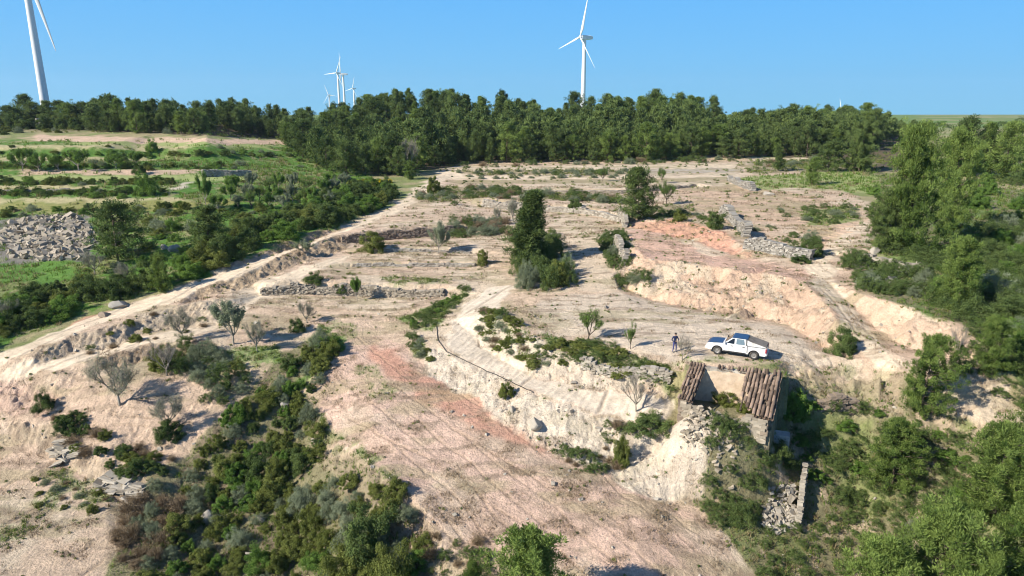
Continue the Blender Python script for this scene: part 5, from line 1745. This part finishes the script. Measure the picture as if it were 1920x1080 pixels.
def tile_roof(u0, u1, v0, v1, ncol, nrow, seed, ragged=0.0, edge=None):
    """roman tiles: convex rows laid over the slope, each tile a tapered half pipe"""
    rng = np.random.default_rng(seed)
    parts, tt = [], []
    seg = 5
    for c in range(ncol):
        u_ = u0 + (u1 - u0) * (c + .5) / ncol
        lo = v0 + (edge(u_) if edge else 0)
        for r in range(nrow):
            va = v0 + (v1 - v0) * r / nrow; vc = v0 + (v1 - v0) * (r + 1.16) / nrow
            if va < lo - .001 or (ragged and rng.random() < ragged):
                continue
            for cup in (0, 1):
                uu = u_ + (0 if not cup else (u1 - u0) / ncol * .5) + rng.normal(0, .0022)
                A = np.r_[hut_uv(uu, va), roof_z(uu, va) + .10]; B = np.r_[hut_uv(uu + rng.normal(0, .004), min(vc, 1.02)), roof_z(uu, min(vc, 1.02)) + .07]
                if cup:
                    A[2] -= .10; B[2] -= .10
                ax = B - A; ax /= np.linalg.norm(ax)
                W = np.r_[hut_uv(1, va) - hut_uv(0, va), 0]; wid = np.linalg.norm(W[:2]) * (u1 - u0) / ncol
                sd = W / np.linalg.norm(W); sd = sd - ax * (sd @ ax); sd /= np.linalg.norm(sd)
                nrm = np.cross(sd, ax); nrm *= np.sign(nrm[2])
                ang = np.linspace(0, PI, seg + 1)
                rad = wid * (.40 if not cup else .36)
                sg = 1 if not cup else -1
                lift = rng.normal(0, .024)
                V = []
                for P_, rr2 in ((A, rad * 1.05), (B, rad * .95)):
                    for a_2 in ang:
                        V.append(P_ + sd * math.cos(a_2) * rr2 + nrm * (sg * math.sin(a_2) * rr2 * .8 + lift))
                n0 = seg + 1
                for P_, rr2 in ((A, rad * 1.05), (B, rad * .95)):
                    for a_2 in ang:
                        V.append(P_ + sd * math.cos(a_2) * (rr2 - .022) + nrm * (sg * math.sin(a_2) * (rr2 * .8 - .022) + lift))
                Q = []
                for i in range(seg):
                    Q.append((i, i + 1, n0 + i + 1, n0 + i)); Q.append((2 * n0 + i, 3 * n0 + i, 3 * n0 + i + 1, 2 * n0 + i + 1))
                    Q.append((i, 2 * n0 + i, 2 * n0 + i + 1, i + 1)); Q.append((n0 + i, n0 + i + 1, 3 * n0 + i + 1, 3 * n0 + i))
                for k_ in (0, seg):
                    Q.append((k_, n0 + k_, 3 * n0 + k_, 2 * n0 + k_))
                parts.append((np.array(V) - HO, np.array(Q)))
                tt.append(np.full(len(V), np.clip(rng.normal(.5 if not cup else .35, .3), 0, 1)))
    V, Q = join(parts)
    return link('roof', mesh_np('roof', V, [Q], [M['tile']], tint=np.concatenate(tt), smooth=False), hut)


tile_roof(-.03, .145, -.05, 1.0, 5, 9, 1, ragged=.04)['label'] = 'left half of the tiled roof'
tile_roof(.62, 1.0, -.06, 1.0, 9, 9, 2, ragged=.04, edge=lambda u_: max(0, .30 - (u_ - .62) * 1.9))['label'] = 'right half of the tiled roof'
o = tile_roof(.22, .62, .90, 1.0, 11, 1, 3, ragged=.25); o['label'] = 'stubs of roof tiles left on the back wall'
# timbers under the roof edges
for u_ in (.11, .15, .66, .80, .93):
    A = np.r_[hut_uv(u_, .02), roof_z(u_, .02) - .10]; B = np.r_[hut_uv(u_, .93), roof_z(u_, .93) - .10]
    V, Q = tube([A - HO, (A + B) / 2 - HO, B - HO], [.06, .07, .065], 6)
    link('rafter', mesh_np('rafter', V, [Q], [M['timber']]), hut)
# fallen stones of the front wall
rs = random.Random(21)
P = []
for _ in range(260):
    u_ = rs.betavariate(2, 2.2) * .68 + .08; v_ = rs.uniform(-.55, .20)
    x, y = hut_uv(u_, v_)
    gz = HFLOOR if v_ > 0 else ground(x, y)
    top = max(0, .85 - 2.2 * abs(v_ + .08) - 1.6 * abs(u_ - .36))
    P.append((x, y, gz + rs.random() * top))
rocks('rubble', P, [rs.uniform(.12, .36) for _ in P], '', 'stone_warm', 71, kind='stuff')
# concrete trough-like block right of the hut
p = place(1464, 812)
tb = bmesh.new()
bmesh.ops.create_cube(tb, size=1)
for v in tb.verts:
    v.co = Vector((v.co.x * 1.15, v.co.y * .9, v.co.z * 1.5))
top = max(tb.faces, key=lambda f: f.calc_center_median().z)
r_ = bmesh.ops.inset_region(tb, faces=[top], thickness=.12)
top = max(tb.faces, key=lambda f: (f.calc_center_median().z, -f.calc_area() if False else f.calc_area()))
for v in top.verts:
    v.co.z -= .06
bmesh.ops.bevel(tb, geom=tb.edges[:], offset=.03, segments=1, affect='EDGES')
me = bpy.data.meshes.new('cistern'); tb.to_mesh(me); tb.free(); me.materials.append(M['concrete'])
hr = place(1463, 842)
tag(link('cistern', me, None, (hr[0], hr[1], hr[2] + .55), (0, 0, -.35)), 'small square concrete cistern at the right corner of the ruined hut', 'cistern')

# ------------------------------------------------------------------ pickup truck
M['white'] = paint_mat('white_paint', (.68, .68, .67), .32, dirt=(.52, .48, .42))
M['blue'] = paint_mat('dark_blue_paint', (.025, .05, .11), .3)
M['glass'] = paint_mat('dark_glass', (.012, .014, .016), .08)
M['glass_b'] = paint_mat('tinted_glass', (.16, .22, .25), .1)
M['rubber'] = paint_mat('tyre_rubber', (.035, .034, .033), .85, dirt=(.11, .095, .075))
M['rim'] = paint_mat('dusty_rim', (.33, .31, .28), .45, .3)
M['black'] = paint_mat('black_plastic', (.02, .02, .02), .6)
M['red'] = paint_mat('red_lens', (.42, .01, .02), .25)
M['lens'] = paint_mat('clear_lens', (.55, .57, .58), .12)
M['tarp'] = paint_mat('grey_brown_tarp', (.20, .175, .145), .9, dirt=(.12, .105, .085))
fw, rw = at_z(1345.5, 665, 0), at_z(1413.5, 675, 0)
ang = math.atan2(fw.y - rw.y, fw.x - rw.x)
ex = Vector((math.cos(ang), math.sin(ang), 0)); ey = Vector((-ex.y, ex.x, 0))
mid = (fw + rw) / 2
org = mid - ey * .85 + ex * .0 + ex * .08       # centre of the near side wheels -> centre line (near side is +y local)
truck = empty('pickup_truck', (org.x, org.y, .02), ang)
truck.scale = (.945, .945, .945)
tag(truck, 'dusty white double cab pickup truck with dark blue bonnet and roof and a covered bed', 'pickup truck')
near_sign = 1
XF, XR, WR = 1.56, -1.60, .375


def bm_obj(name, bm, mat, parent, bevel=0, smooth=False):
    bmesh.ops.recalc_face_normals(bm, faces=bm.faces[:])
    if bevel:
        bmesh.ops.bevel(bm, geom=[e for e in bm.edges if len(e.link_faces) == 2 and e.calc_face_angle(0) > .5], offset=bevel, segments=2, affect='EDGES', clamp_overlap=True)
    me = bpy.data.meshes.new(name); bm.to_mesh(me); bm.free()
    me.materials.append(M[mat])
    if smooth:
        me.polygons.foreach_set('use_smooth', [True] * len(me.polygons))
    return link(name, me, parent)


def prism(pts, y0, y1, fy=None):
    """side profile (x,z) swept across the car; fy(x,z,side) may move the width in"""
    bm = bmesh.new()
    A = [bm.verts.new((x, y0 if fy is None else fy(x, z) * y0, z)) for x, z in pts]
    B = [bm.verts.new((x, y1 if fy is None else fy(x, z) * y1, z)) for x, z in pts]
    bm.faces.new(A); bm.faces.new(B[::-1])
    n = len(pts)
    for i in range(n):
        bm.faces.new((A[i], B[i], B[(i + 1) % n], A[(i + 1) % n]))
    bmesh.ops.triangulate(bm, faces=[f for f in bm.faces if len(f.verts) > 4])
    return bm


def arch(cx, r, z, n=9):
    a0 = math.asin(max(-1, min(1, (z - WR) / r)))
    return [(cx - r * math.cos(a0 + (PI - 2 * a0) * i / n), WR + r * math.sin(a0 + (PI - 2 * a0) * i / n)) for i in range(n + 1)]


ra, fa = arch(XR, .47, .42), arch(XF, .47, .42)
prof = [(-2.62, .55), (-2.55, .42)] + ra + fa + [(2.42, .40), (2.56, .50), (2.60, .72), (2.52, .92), (2.30, 1.02), (1.15, 1.13), (-.92, 1.14), (-.95, 1.16), (-2.60, 1.16)]


def tumble(x, z):
    w = 1 - .05 * max(0, (z - .75) / .4)
    if x > 2.0:
        w -= .16 * ((x - 2.0) / .6) ** 1.6
    return w


bm_obj('body', prism(prof, -.91, .91, tumble), 'white', truck)
# cab
cab = [(1.16, 1.12), (1.02, 1.16), (.33, 1.70), (.22, 1.74), (-.86, 1.74), (-.95, 1.68), (-.98, 1.12)]
cw = lambda x, z: .86 - .17 * max(0, (z - 1.12) / .62)
bm_obj('cab', prism(cab, -1, 1, cw), 'white', truck)
bm = prism([(.34, 1.735), (.20, 1.765), (-.84, 1.765), (-.97, 1.735), (-.97, 1.715), (.36, 1.715)], -.72, .72)
bm_obj('roof', bm, 'blue', truck)
bm = prism([(1.14, 1.145), (1.9, 1.092), (2.30, 1.045), (2.50, .945), (2.48, .925), (2.28, 1.01), (1.12, 1.11)], -.80, .80, lambda x, z: 1 - .12 * max(0, (x - 2.0) / .5))
bm_obj('bonnet', bm, 'blue', truck)


def panel(name, poly, mat, out=.006, side=1, thick=.02):
    """a pane on the leaning cab side"""
    bm = bmesh.new()
    A = [bm.verts.new((x, side * (cw(x, z) + out), z)) for x, z in poly]
    B = [bm.verts.new((x, side * (cw(x, z) + out - thick), z)) for x, z in poly]
    bm.faces.new(A); bm.faces.new(B[::-1])
    n = len(poly)
    for i in range(n):
        bm.faces.new((A[i], B[i], B[(i + 1) % n], A[(i + 1) % n]))
    return bm_obj(name, bm, mat, truck)


for s in (1, -1):
    panel('window', [(.80, 1.20), (.27, 1.64), (.12, 1.66), (.12, 1.18)], 'glass', side=s)
    panel('window', [(-.04, 1.18), (-.04, 1.66), (-.68, 1.66), (-.78, 1.20)], 'glass_b' if s > 0 else 'glass', side=s)
    panel('pillar', [(-.90, 1.14), (-.84, 1.70), (-.96, 1.70), (-1.0, 1.14)], 'black', side=s, out=.004)
    for x0, x1 in ((.16, 1.0), (-.86, .12)):       # doors: thin raised skins with a handle each
        bm = prism([(x0, .50), (x1, .50), (x1, 1.10), (x0, 1.10)], s * .905, s * .925, lambda x, z: tumble(x, z) if z > .75 else 1)
        dr = bm_obj('door', bm, 'white', truck)
        hb = bmesh.new(); bmesh.ops.create_cube(hb, size=1)
        for v in hb.verts:
            v.co = Vector((x0 + .16 + v.co.x * .2, s * (.905 + v.co.y * .05), 1.0 + v.co.z * .045))
        bm_obj('handle', hb, 'black', dr)
    # mirrors
    hb = bmesh.new(); bmesh.ops.create_cube(hb, size=1)
    for v in hb.verts:
        v.co = Vector((.92 + v.co.x * .12, s * (.98 + v.co.y * .2), 1.24 + v.co.z * .22))
    bm_obj('mirror', hb, 'black' if s < 0 else 'white', truck, bevel=.03)
    # lamps
    hb = prism([(-2.635, .74), (-2.54, .74), (-2.54, 1.10), (-2.635, 1.10)], s * .76, s * .915)
    bm_obj('tail_light', hb, 'red', truck)
    hb = prism([(2.24, .74), (2.565, .74), (2.52, .90), (2.24, .95)], s * .58, s * .80)
    bm_obj('headlight', hb, 'lens', truck)
    # white sides of the sloping bed cover
    bm = prism([(-.97, 1.15), (-.97, 1.66), (-1.2, 1.58), (-2.56, 1.24), (-2.56, 1.15)], s * .78, s * .82)
    bm_obj('canopy_side', bm, 'white', truck)
    bm = prism([(-2.56, 1.135), (-1.0, 1.135), (-1.0, 1.165), (-2.56, 1.165)], s * .80, s * .872)
    bm_obj('bed_rail', bm, 'black', truck)
    bm = prism([(-1.04, .52), (-.99, .52), (-.99, 1.14), (-1.04, 1.14)], s * .86, s * .913, lambda x, z: tumble(x, z) if z > .75 else 1)
    bm_obj('seam', bm, 'black', truck)
    bm = prism([(-.90, .38), (1.02, .38), (1.02, .50), (-.90, .50)], s * .84, s * .93)
    bm_obj('sill', bm, 'black', truck)
# windscreen
bm = bmesh.new()
P = [(.985, .72, 1.20), (.985, -.72, 1.20), (.40, -.60, 1.665), (.40, .60, 1.665)]
A = [bm.verts.new(Vector(p) + Vector((.006, 0, .008))) for p in P]; B = [bm.verts.new(Vector(p) - Vector((.02, 0, .02))) for p in P]
bm.faces.new(A); bm.faces.new(B[::-1])
for i in range(4):
    bm.faces.new((A[i], B[i], B[(i + 1) % 4], A[(i + 1) % 4]))
bm_obj('windscreen', bm, 'glass', truck)
bm = prism([(-.96, 1.70), (-1.2, 1.615), (-1.9, 1.44), (-2.58, 1.275), (-2.63, 1.17), (-2.60, 1.165), (-2.54, 1.25), (-1.2, 1.56), (-.96, 1.64)], -.80, .80, lambda x, z: 1 + .02 * math.sin(x * 9))
bm_obj('tarp', bm, 'tarp', truck)
bm = prism([(-2.70, .46), (-2.62, .46), (-2.62, .66), (-2.70, .66)], -.86, .86)
bm_obj('bumper', bm, 'white', truck, bevel=.02)
bm = prism([(2.50, .38), (2.66, .42), (2.66, .62), (2.55, .66)], -.74, .74)
bm_obj('bumper', bm, 'white', truck, bevel=.02)
bm = prism([(2.50, .67), (2.605, .67), (2.545, .88), (2.46, .90)], -.52, .52)
bm_obj('grille', bm, 'black', truck)
bm = prism([(-2.3, .34), (2.3, .34), (2.3, .50), (-2.3, .50)], -.55, .55)
bm_obj('chassis', bm, 'black', truck)


def lathe(prof_, n, mat, name, parent, loc, smooth=True):
    """(radius, y) turned round the y axis"""
    V = []
    for r_2, y_ in prof_:
        for i in range(n):
            a = 2 * PI * i / n
            V.append((r_2 * math.cos(a), y_, r_2 * math.sin(a)))
    Q = []
    for k_ in range(len(prof_) - 1):
        for i in range(n):
            Q.append((k_ * n + i, k_ * n + (i + 1) % n, (k_ + 1) * n + (i + 1) % n, (k_ + 1) * n + i))
    o = link(name, mesh_np(name, np.array(V), [np.array(Q)], [M[mat]], smooth=smooth), parent, loc)
    return o


for x in (XF, XR):
    for s in (1, -1):
        w = empty('wheel', (x, s * .79, WR)); w.parent = truck
        lathe([(.235, -.11), (.34, -.115), (.375, -.08), (.378, .08), (.34, .115), (.235, .11), (.235, -.11)], 28, 'rubber', 'tyre', w, (0, 0, 0))
        lathe([(.001, s * .055), (.08, s * .07), (.085, s * .03), (.17, s * .05), (.20, s * .09), (.238, s * .10), (.238, -s * .06)], 20, 'rim', 'rim', w, (0, 0, 0))
        bm = bmesh.new()
        for k_ in range(6):
            a = k_ * PI / 3
            m_ = Matrix.Rotation(a, 4, 'Y') @ Matrix.Translation((.15, s * .075, 0)) @ Matrix.Diagonal((.13, .03, .045, 1))
            bmesh.ops.create_cube(bm, size=1, matrix=m_)
        bm_obj('spokes', bm, 'rim', w)
        # black lip round the arch
        V, Q = tube([(x + .475 * math.cos(a), s * .905, WR + .475 * math.sin(a)) for a in np.linspace(.1, PI - .1, 14)], np.full(14, .022), 5)
        link('wheel_arch', mesh_np('wheel_arch', V, [Q], [M['black']]), truck)

# ------------------------------------------------------------------ person
M['jacket'] = paint_mat('navy_jacket', (.018, .03, .085), .85)
M['jeans'] = paint_mat('blue_jeans', (.06, .065, .20), .9)
M['skin'] = paint_mat('skin', (.42, .26, .18), .6)
M['hair'] = paint_mat('dark_hair', (.02, .016, .012), .8)
J = {}
VERT, EDG, RAD = [], [], []


def jv(p, r, par=None):
    VERT.append(p); RAD.append(r)
    if par is not None:
        EDG.append((par, len(VERT) - 1))
    return len(VERT) - 1


K = 1.0
pel = jv((0, 0, .95), .135)
wai = jv((0, .0, 1.10), .125, pel); che = jv((0, -.01, 1.28), .15, wai); shl = jv((0, 0, 1.42), .12, che)
nec = jv((0, -.02, 1.51), .055, shl); hd0 = jv((0, -.045, 1.58), .075, nec); hd1 = jv((0, -.05, 1.655), .095, hd0); hd2 = jv((0, -.045, 1.72), .07, hd1)
FINGERS = []
for s in (1, -1):
    sh = jv((s * .17, 0, 1.41), .075, shl); up_ = jv((s * .24, .02, 1.30), .06, sh); el = jv((s * .34, -.02, 1.12), .048, up_)
    fo = jv((s * .25, -.17, 1.10), .042, el); wr = jv((s * .13, -.29, 1.12), .03, fo); pa = jv((s * .09, -.345, 1.13), .034, wr)
    for f_, (dx, dz, ln) in enumerate(((.035, .02, .05), (.012, .03, .07), (-.005, .012, .078), (-.012, -.008, .072), (-.015, -.028, .055))):
        f1 = jv((s * (.09 - .2 * 0 + dx * .6), -.375, 1.13 + dz), .0095, pa)
        f2 = jv((s * (.075 + dx), -.375 - ln * .5, 1.13 + dz * 1.2), .0085, f1)
        jv((s * (.055 + dx), -.375 - ln * .75, 1.11 + dz * 1.2), .0075, f2)
    hp_ = jv((s * .095, 0, .90), .095, pel); kn = jv((s * (.13), -.03, .50), .062, hp_); an = jv((s * .155, .02, .10), .045, kn)
    he = jv((s * .158, .0, .05), .045, an); jv((s * .175, -.14, .04), .035, he)
pm = bpy.data.meshes.new('person'); pm.from_pydata([Vector(v) * K for v in VERT], EDG, [])
po = bpy.data.objects.new('person_tmp', pm); COL.objects.link(po)
md = po.modifiers.new('skin', 'SKIN'); ms_ = po.modifiers.new('sub', 'SUBSURF'); ms_.levels = 2; ms_.render_levels = 2
for i, sv in enumerate(pm.skin_vertices[0].data):
    sv.radius = (RAD[i] * K, RAD[i] * K * (.75 if i in (pel, wai, che, shl) else 1)); sv.use_root = (i == pel)
dg = bpy.context.evaluated_depsgraph_get()
body = bpy.data.meshes.new_from_object(po.evaluated_get(dg))
bpy.data.objects.remove(po)
body.name = 'person'
body.materials.clear()
for k_ in ('jacket', 'jeans', 'skin', 'black'):
    body.materials.append(M[k_])
for p in body.polygons:
    c = p.center / K
    hand = c.y < -.315 and c.z > 1.0
    p.material_index = 2 if (c.z > 1.50 or hand) else (0 if c.z > .93 else (3 if c.z < .09 else 1))
    p.use_smooth = True
pp_ = place(1264.5, 660)
person = link('person', body, None, (pp_.x, pp_.y, pp_.z), (0, 0, .25))
tag(person, 'person in dark navy jacket and blue jeans standing with elbows out by the pickup', 'person')
hm = bmesh.new(); bmesh.ops.create_icosphere(hm, subdivisions=2, radius=1)
for v in hm.verts:
    v.co = Vector((v.co.x * .104, v.co.y * .112 - .03, v.co.z * .10 + 1.70)) * K
bmesh.ops.delete(hm, geom=[v for v in hm.verts if v.co.z < 1.645 * K and v.co.y < .0], context='VERTS')
bm_obj('hair', hm, 'hair', person, smooth=True)
fm = bmesh.new()
for (x, y, z, r) in ((0, -.15, 1.655, .017),):
    bmesh.ops.create_icosphere(fm, subdivisions=2, radius=r, matrix=Matrix.Translation(Vector((x, y, z)) * K) @ Matrix.Diagonal((.8, 1, 1.5, 1)))
bm_obj('nose', fm, 'skin', person, smooth=True)
for s in (1, -1):
    fm = bmesh.new(); bmesh.ops.create_icosphere(fm, subdivisions=2, radius=.011, matrix=Matrix.Translation(Vector((s * .034, -.138, 1.672)) * K))
    bm_obj('eye', fm, 'black', person, smooth=True)
    fm = bmesh.new(); bmesh.ops.create_icosphere(fm, subdivisions=2, radius=.026, matrix=Matrix.Translation(Vector((s * .098, -.045, 1.655)) * K) @ Matrix.Diagonal((.4, .7, 1.1, 1)))
    bm_obj('ear', fm, 'skin', person, smooth=True)

# ------------------------------------------------------------------ wind turbines
M['turbine'] = paint_mat('turbine_white', (.78, .79, .79), .4, dirt=(.72, .73, .73))


def blade_mesh(L2, wmax):
    st = [(0, .035, .035), (.05, .035, .033), (.12, .055, .026), (.2, .075, .02), (.4, .055, .013), (.7, .033, .007), (.95, .016, .004), (1.0, .004, .002)]
    V, n = [], 8
    for f, c, t_ in st:
        for i in range(n):
            a = 2 * PI * i / n
            V.append((math.cos(a) * c * .5 * L2 * wmax + (c * .25 - .01) * L2 * wmax, math.sin(a) * t_ * L2 * .6 * wmax, f * L2))
    Q = [(k_ * n + i, k_ * n + (i + 1) % n, (k_ + 1) * n + (i + 1) % n, (k_ + 1) * n + i) for k_ in range(len(st) - 1) for i in range(n)]
    return np.array(V), np.array(Q)


def turbine(px, py_hub, Yd, rb, base_r, top_r, yaw, phase, label, group=None, hub_off=None, zb=None):
    """yaw: heading of the rotor axis (0 = towards the photographer); phase: angle of the first blade from upright"""
    d = ray(px, py_hub); t_ = Yd / d.y
    hubp = Vector((0, 0, CAM_H)) + d * t_
    zb = zb if zb is not None else ground(hubp.x, hubp.y) - 1
    hh = hubp.z - zb
    e = empty('wind_turbine', (hubp.x, hubp.y, zb))
    tag(e, label, 'wind turbine', group)
    zz = np.linspace(0, 1, 12)
    V, Q = tube([(0, 0, z_ * (hh - rb * .045)) for z_ in zz], base_r + (top_r - base_r) * zz, 24)
    link('tower', mesh_np('tower', V, [Q], [M['turbine']], smooth=True), e)
    hd = empty('nacelle_mount', (0, 0, hh), yaw) if False else None
    R_ = Matrix.Rotation(yaw, 4, 'Z')
    L3 = rb * .22
    V = []
    st = [(-L3 * .42, .045, .045), (-L3 * .38, .06, .06), (0, .062, .062), (L3 * .75, .058, .055), (L3 * 1.0, .045, .04)]
    for y_, a, b in st:
        for (sx, sz) in ((-1, -1), (-.7, -1.1), (.7, -1.1), (1, -1), (1, .8), (.7, 1), (-.7, 1), (-1, .8)):
            V.append((sx * a * rb * .75, y_, sz * b * rb * .75))
    n = 8
    Q = [(k_ * n + i, k_ * n + (i + 1) % n, (k_ + 1) * n + (i + 1) % n, (k_ + 1) * n + i) for k_ in range(len(st) - 1) for i in range(n)]
    Q1 = np.array([list(range(n))[::-1], [(len(st) - 1) * n + i for i in range(n)]])
    V = np.array([R_ @ Vector(v) for v in V])
    link('nacelle', mesh_np('nacelle', V, [np.array(Q), Q1], [M['turbine']]), e, (0, 0, hh))
    hub = link('hub', mesh_np('hub', *(lambda vq: (np.array([R_ @ (Vector((v[0], v[1], v[2])) + Vector((0, -L3 * .42, 0))) for v in vq[0]]), [vq[1]]))(
        tube([(0, 0, 0), (0, -rb * .03, 0), (0, -rb * .06, 0), (0, -rb * .075, 0)], [rb * .04, rb * .042, rb * .028, rb * .004], 14)), [M['turbine']], smooth=True), e, (0, 0, hh))
    BV, BQ = blade_mesh(rb, 1.0)
    for k_ in range(3):
        rot = R_ @ Matrix.Translation((0, -L3 * .42 - rb * .03, 0)) @ Matrix.Rotation(phase + k_ * 2 * PI / 3, 4, 'Y') @ Matrix.Rotation(.5, 4, 'Z')
        link('blade', mesh_np('blade', np.array([rot @ Vector(v) for v in BV]), [BQ], [M['turbine']], smooth=True), hub)
    return e


turbine(1096, 70, 512, 29.5, 2.0, 1.25, math.radians(-62), math.radians(19), 'big white wind turbine rising behind the middle of the forest')
turbine(42, -66, 258, 28.5, 1.6, 1.0, math.radians(210), math.radians(192), 'nearest wind turbine, its tower cut off by the top edge at the far left')
turbine(633, 137, 1000, 24, 1.9, 1.3, math.radians(-32), math.radians(27 + 120), 'front wind turbine of the distant cluster, with two blades raised in a V', 'distant turbines')
turbine(643, 139, 1120, 33, 2.0, 1.4, math.radians(-75), math.radians(4), 'distant wind turbine seen edge on just right of the front one of the cluster', 'distant turbines')
turbine(663, 166, 1500, 26, 2.2, 1.5, math.radians(-40), math.radians(20), 'small wind turbine at the right of the distant cluster', 'distant turbines')
turbine(617, 178, 1700, 26, 2.1, 1.4, math.radians(-20), math.radians(-22), 'small wind turbine at the left of the distant cluster', 'distant turbines')
turbine(1579, 207, 2300, 40, 2.2, 1.5, math.radians(-60), math.radians(-14), 'tiny wind turbine blade tip showing above the trees at right', 'distant turbines')

# ------------------------------------------------------------------ air
hm_, nt_, out_ = new_mat('haze_air')
pv = nt_.nodes.new('ShaderNodeVolumePrincipled')
pv.inputs['Density'].default_value = .00008; pv.inputs['Color'].default_value = (.80, .90, 1, 1); pv.inputs['Anisotropy'].default_value = .2
nt_.links.new(pv.outputs[0], out_.inputs['Volume'])
bz = bmesh.new(); bmesh.ops.create_cube(bz, size=1)
for v in bz.verts:
    v.co = Vector((v.co.x * 6600, v.co.y * 6600, (v.co.z + .5) * (170 - (H.min() - 3)) + H.min() - 3))
me = bpy.data.meshes.new('haze'); bz.to_mesh(me); bz.free(); me.materials.append(hm_)
o = link('haze', me); o['kind'] = 'stuff'

# ------------------------------------------------------------------ light
EL, AZ = math.radians(34), math.radians(28)      # sun to the left and a little behind the camera
sv = Vector((-math.cos(EL) * math.cos(AZ), -math.cos(EL) * math.sin(AZ), math.sin(EL)))
sun_d = bpy.data.lights.new('sun', 'SUN'); sun_d.energy = 4.6; sun_d.angle = math.radians(.5); sun_d.color = (1, .93, .82)
sun = bpy.data.objects.new('sun', sun_d); COL.objects.link(sun)
sun.rotation_euler = (-sv).to_track_quat('-Z', 'Y').to_euler()
W = bpy.data.worlds.new('World'); SC.world = W; W.use_nodes = True
nt = W.node_tree
for n in list(nt.nodes):
    nt.nodes.remove(n)
sky = nt.nodes.new('ShaderNodeTexSky'); sky.sky_type = 'NISHITA'; sky.sun_disc = False
sky.sun_elevation = EL; sky.sun_rotation = math.atan2(sv.x, sv.y)
sky.altitude = 400; sky.air_density = 1.0; sky.dust_density = .15; sky.ozone_density = 4.0
tc = nt.nodes.new('ShaderNodeTexCoord'); sx = nt.nodes.new('ShaderNodeSeparateXYZ')
nt.links.new(tc.outputs['Generated'], sx.inputs[0])
cr = nt.nodes.new('ShaderNodeValToRGB')          # clear dry air: the low sky is a deeper blue than the model's
e = cr.color_ramp.elements
e[0].position = 0.0; e[0].color = (.20, .38, .68, 1)
e[1].position = 1.0; e[1].color = (.42, .45, .50, 1)
for pos, c in ((.08, (.32, .49, .90, 1)), (.25, (.48, .68, 1.2, 1)), (.5, (.42, .48, .56, 1))):
    el = e.new(pos); el.color = c
nt.links.new(sx.outputs['Z'], cr.inputs[0])
mu = nt.nodes.new('ShaderNodeMix'); mu.data_type = 'RGBA'; mu.blend_type = 'MULTIPLY'; mu.inputs['Factor'].default_value = 1
nt.links.new(sky.outputs[0], mu.inputs['A']); nt.links.new(cr.outputs[0], mu.inputs['B'])
c2 = nt.nodes.new('ShaderNodeValToRGB'); e = c2.color_ramp.elements      # even out the low sky all round
e[0].position = 0.0; e[0].color = (.92, 2.5, 3.75, 1)
e[1].position = .30; e[1].color = (.26, 1.68, 4.2, 1)
nt.links.new(sx.outputs['Z'], c2.inputs[0])
fr_ = nt.nodes.new('ShaderNodeMapRange'); fr_.inputs['From Min'].default_value = .30; fr_.inputs['From Max'].default_value = .55
fr_.inputs['To Min'].default_value = .94; fr_.inputs['To Max'].default_value = 0
nt.links.new(sx.outputs['Z'], fr_.inputs['Value'])
m2 = nt.nodes.new('ShaderNodeMix'); m2.data_type = 'RGBA'
nt.links.new(fr_.outputs[0], m2.inputs['Factor']); nt.links.new(mu.outputs['Result'], m2.inputs['A']); nt.links.new(c2.outputs[0], m2.inputs['B'])
bg = nt.nodes.new('ShaderNodeBackground'); bg.inputs['Strength'].default_value = .15
wo = nt.nodes.new('ShaderNodeOutputWorld')
nt.links.new(m2.outputs['Result'], bg.inputs['Color']); nt.links.new(bg.outputs[0], wo.inputs[0])

SC.view_settings.view_transform = 'Standard'
SC.view_settings.look = 'None'
SC.view_settings.exposure = .7
SC.view_settings.gamma = 1.0
SC.view_settings.use_curve_mapping = False
SC.render.engine = 'CYCLES'
SC.cycles.pixel_filter_type = 'BLACKMAN_HARRIS'
SC.cycles.filter_width = 1.05
SC.cycles.max_bounces = 5
SC.cycles.diffuse_bounces = 3
SC.cycles.transmission_bounces = 3
SC.cycles.use_adaptive_sampling = True
SC.cycles.adaptive_threshold = .02
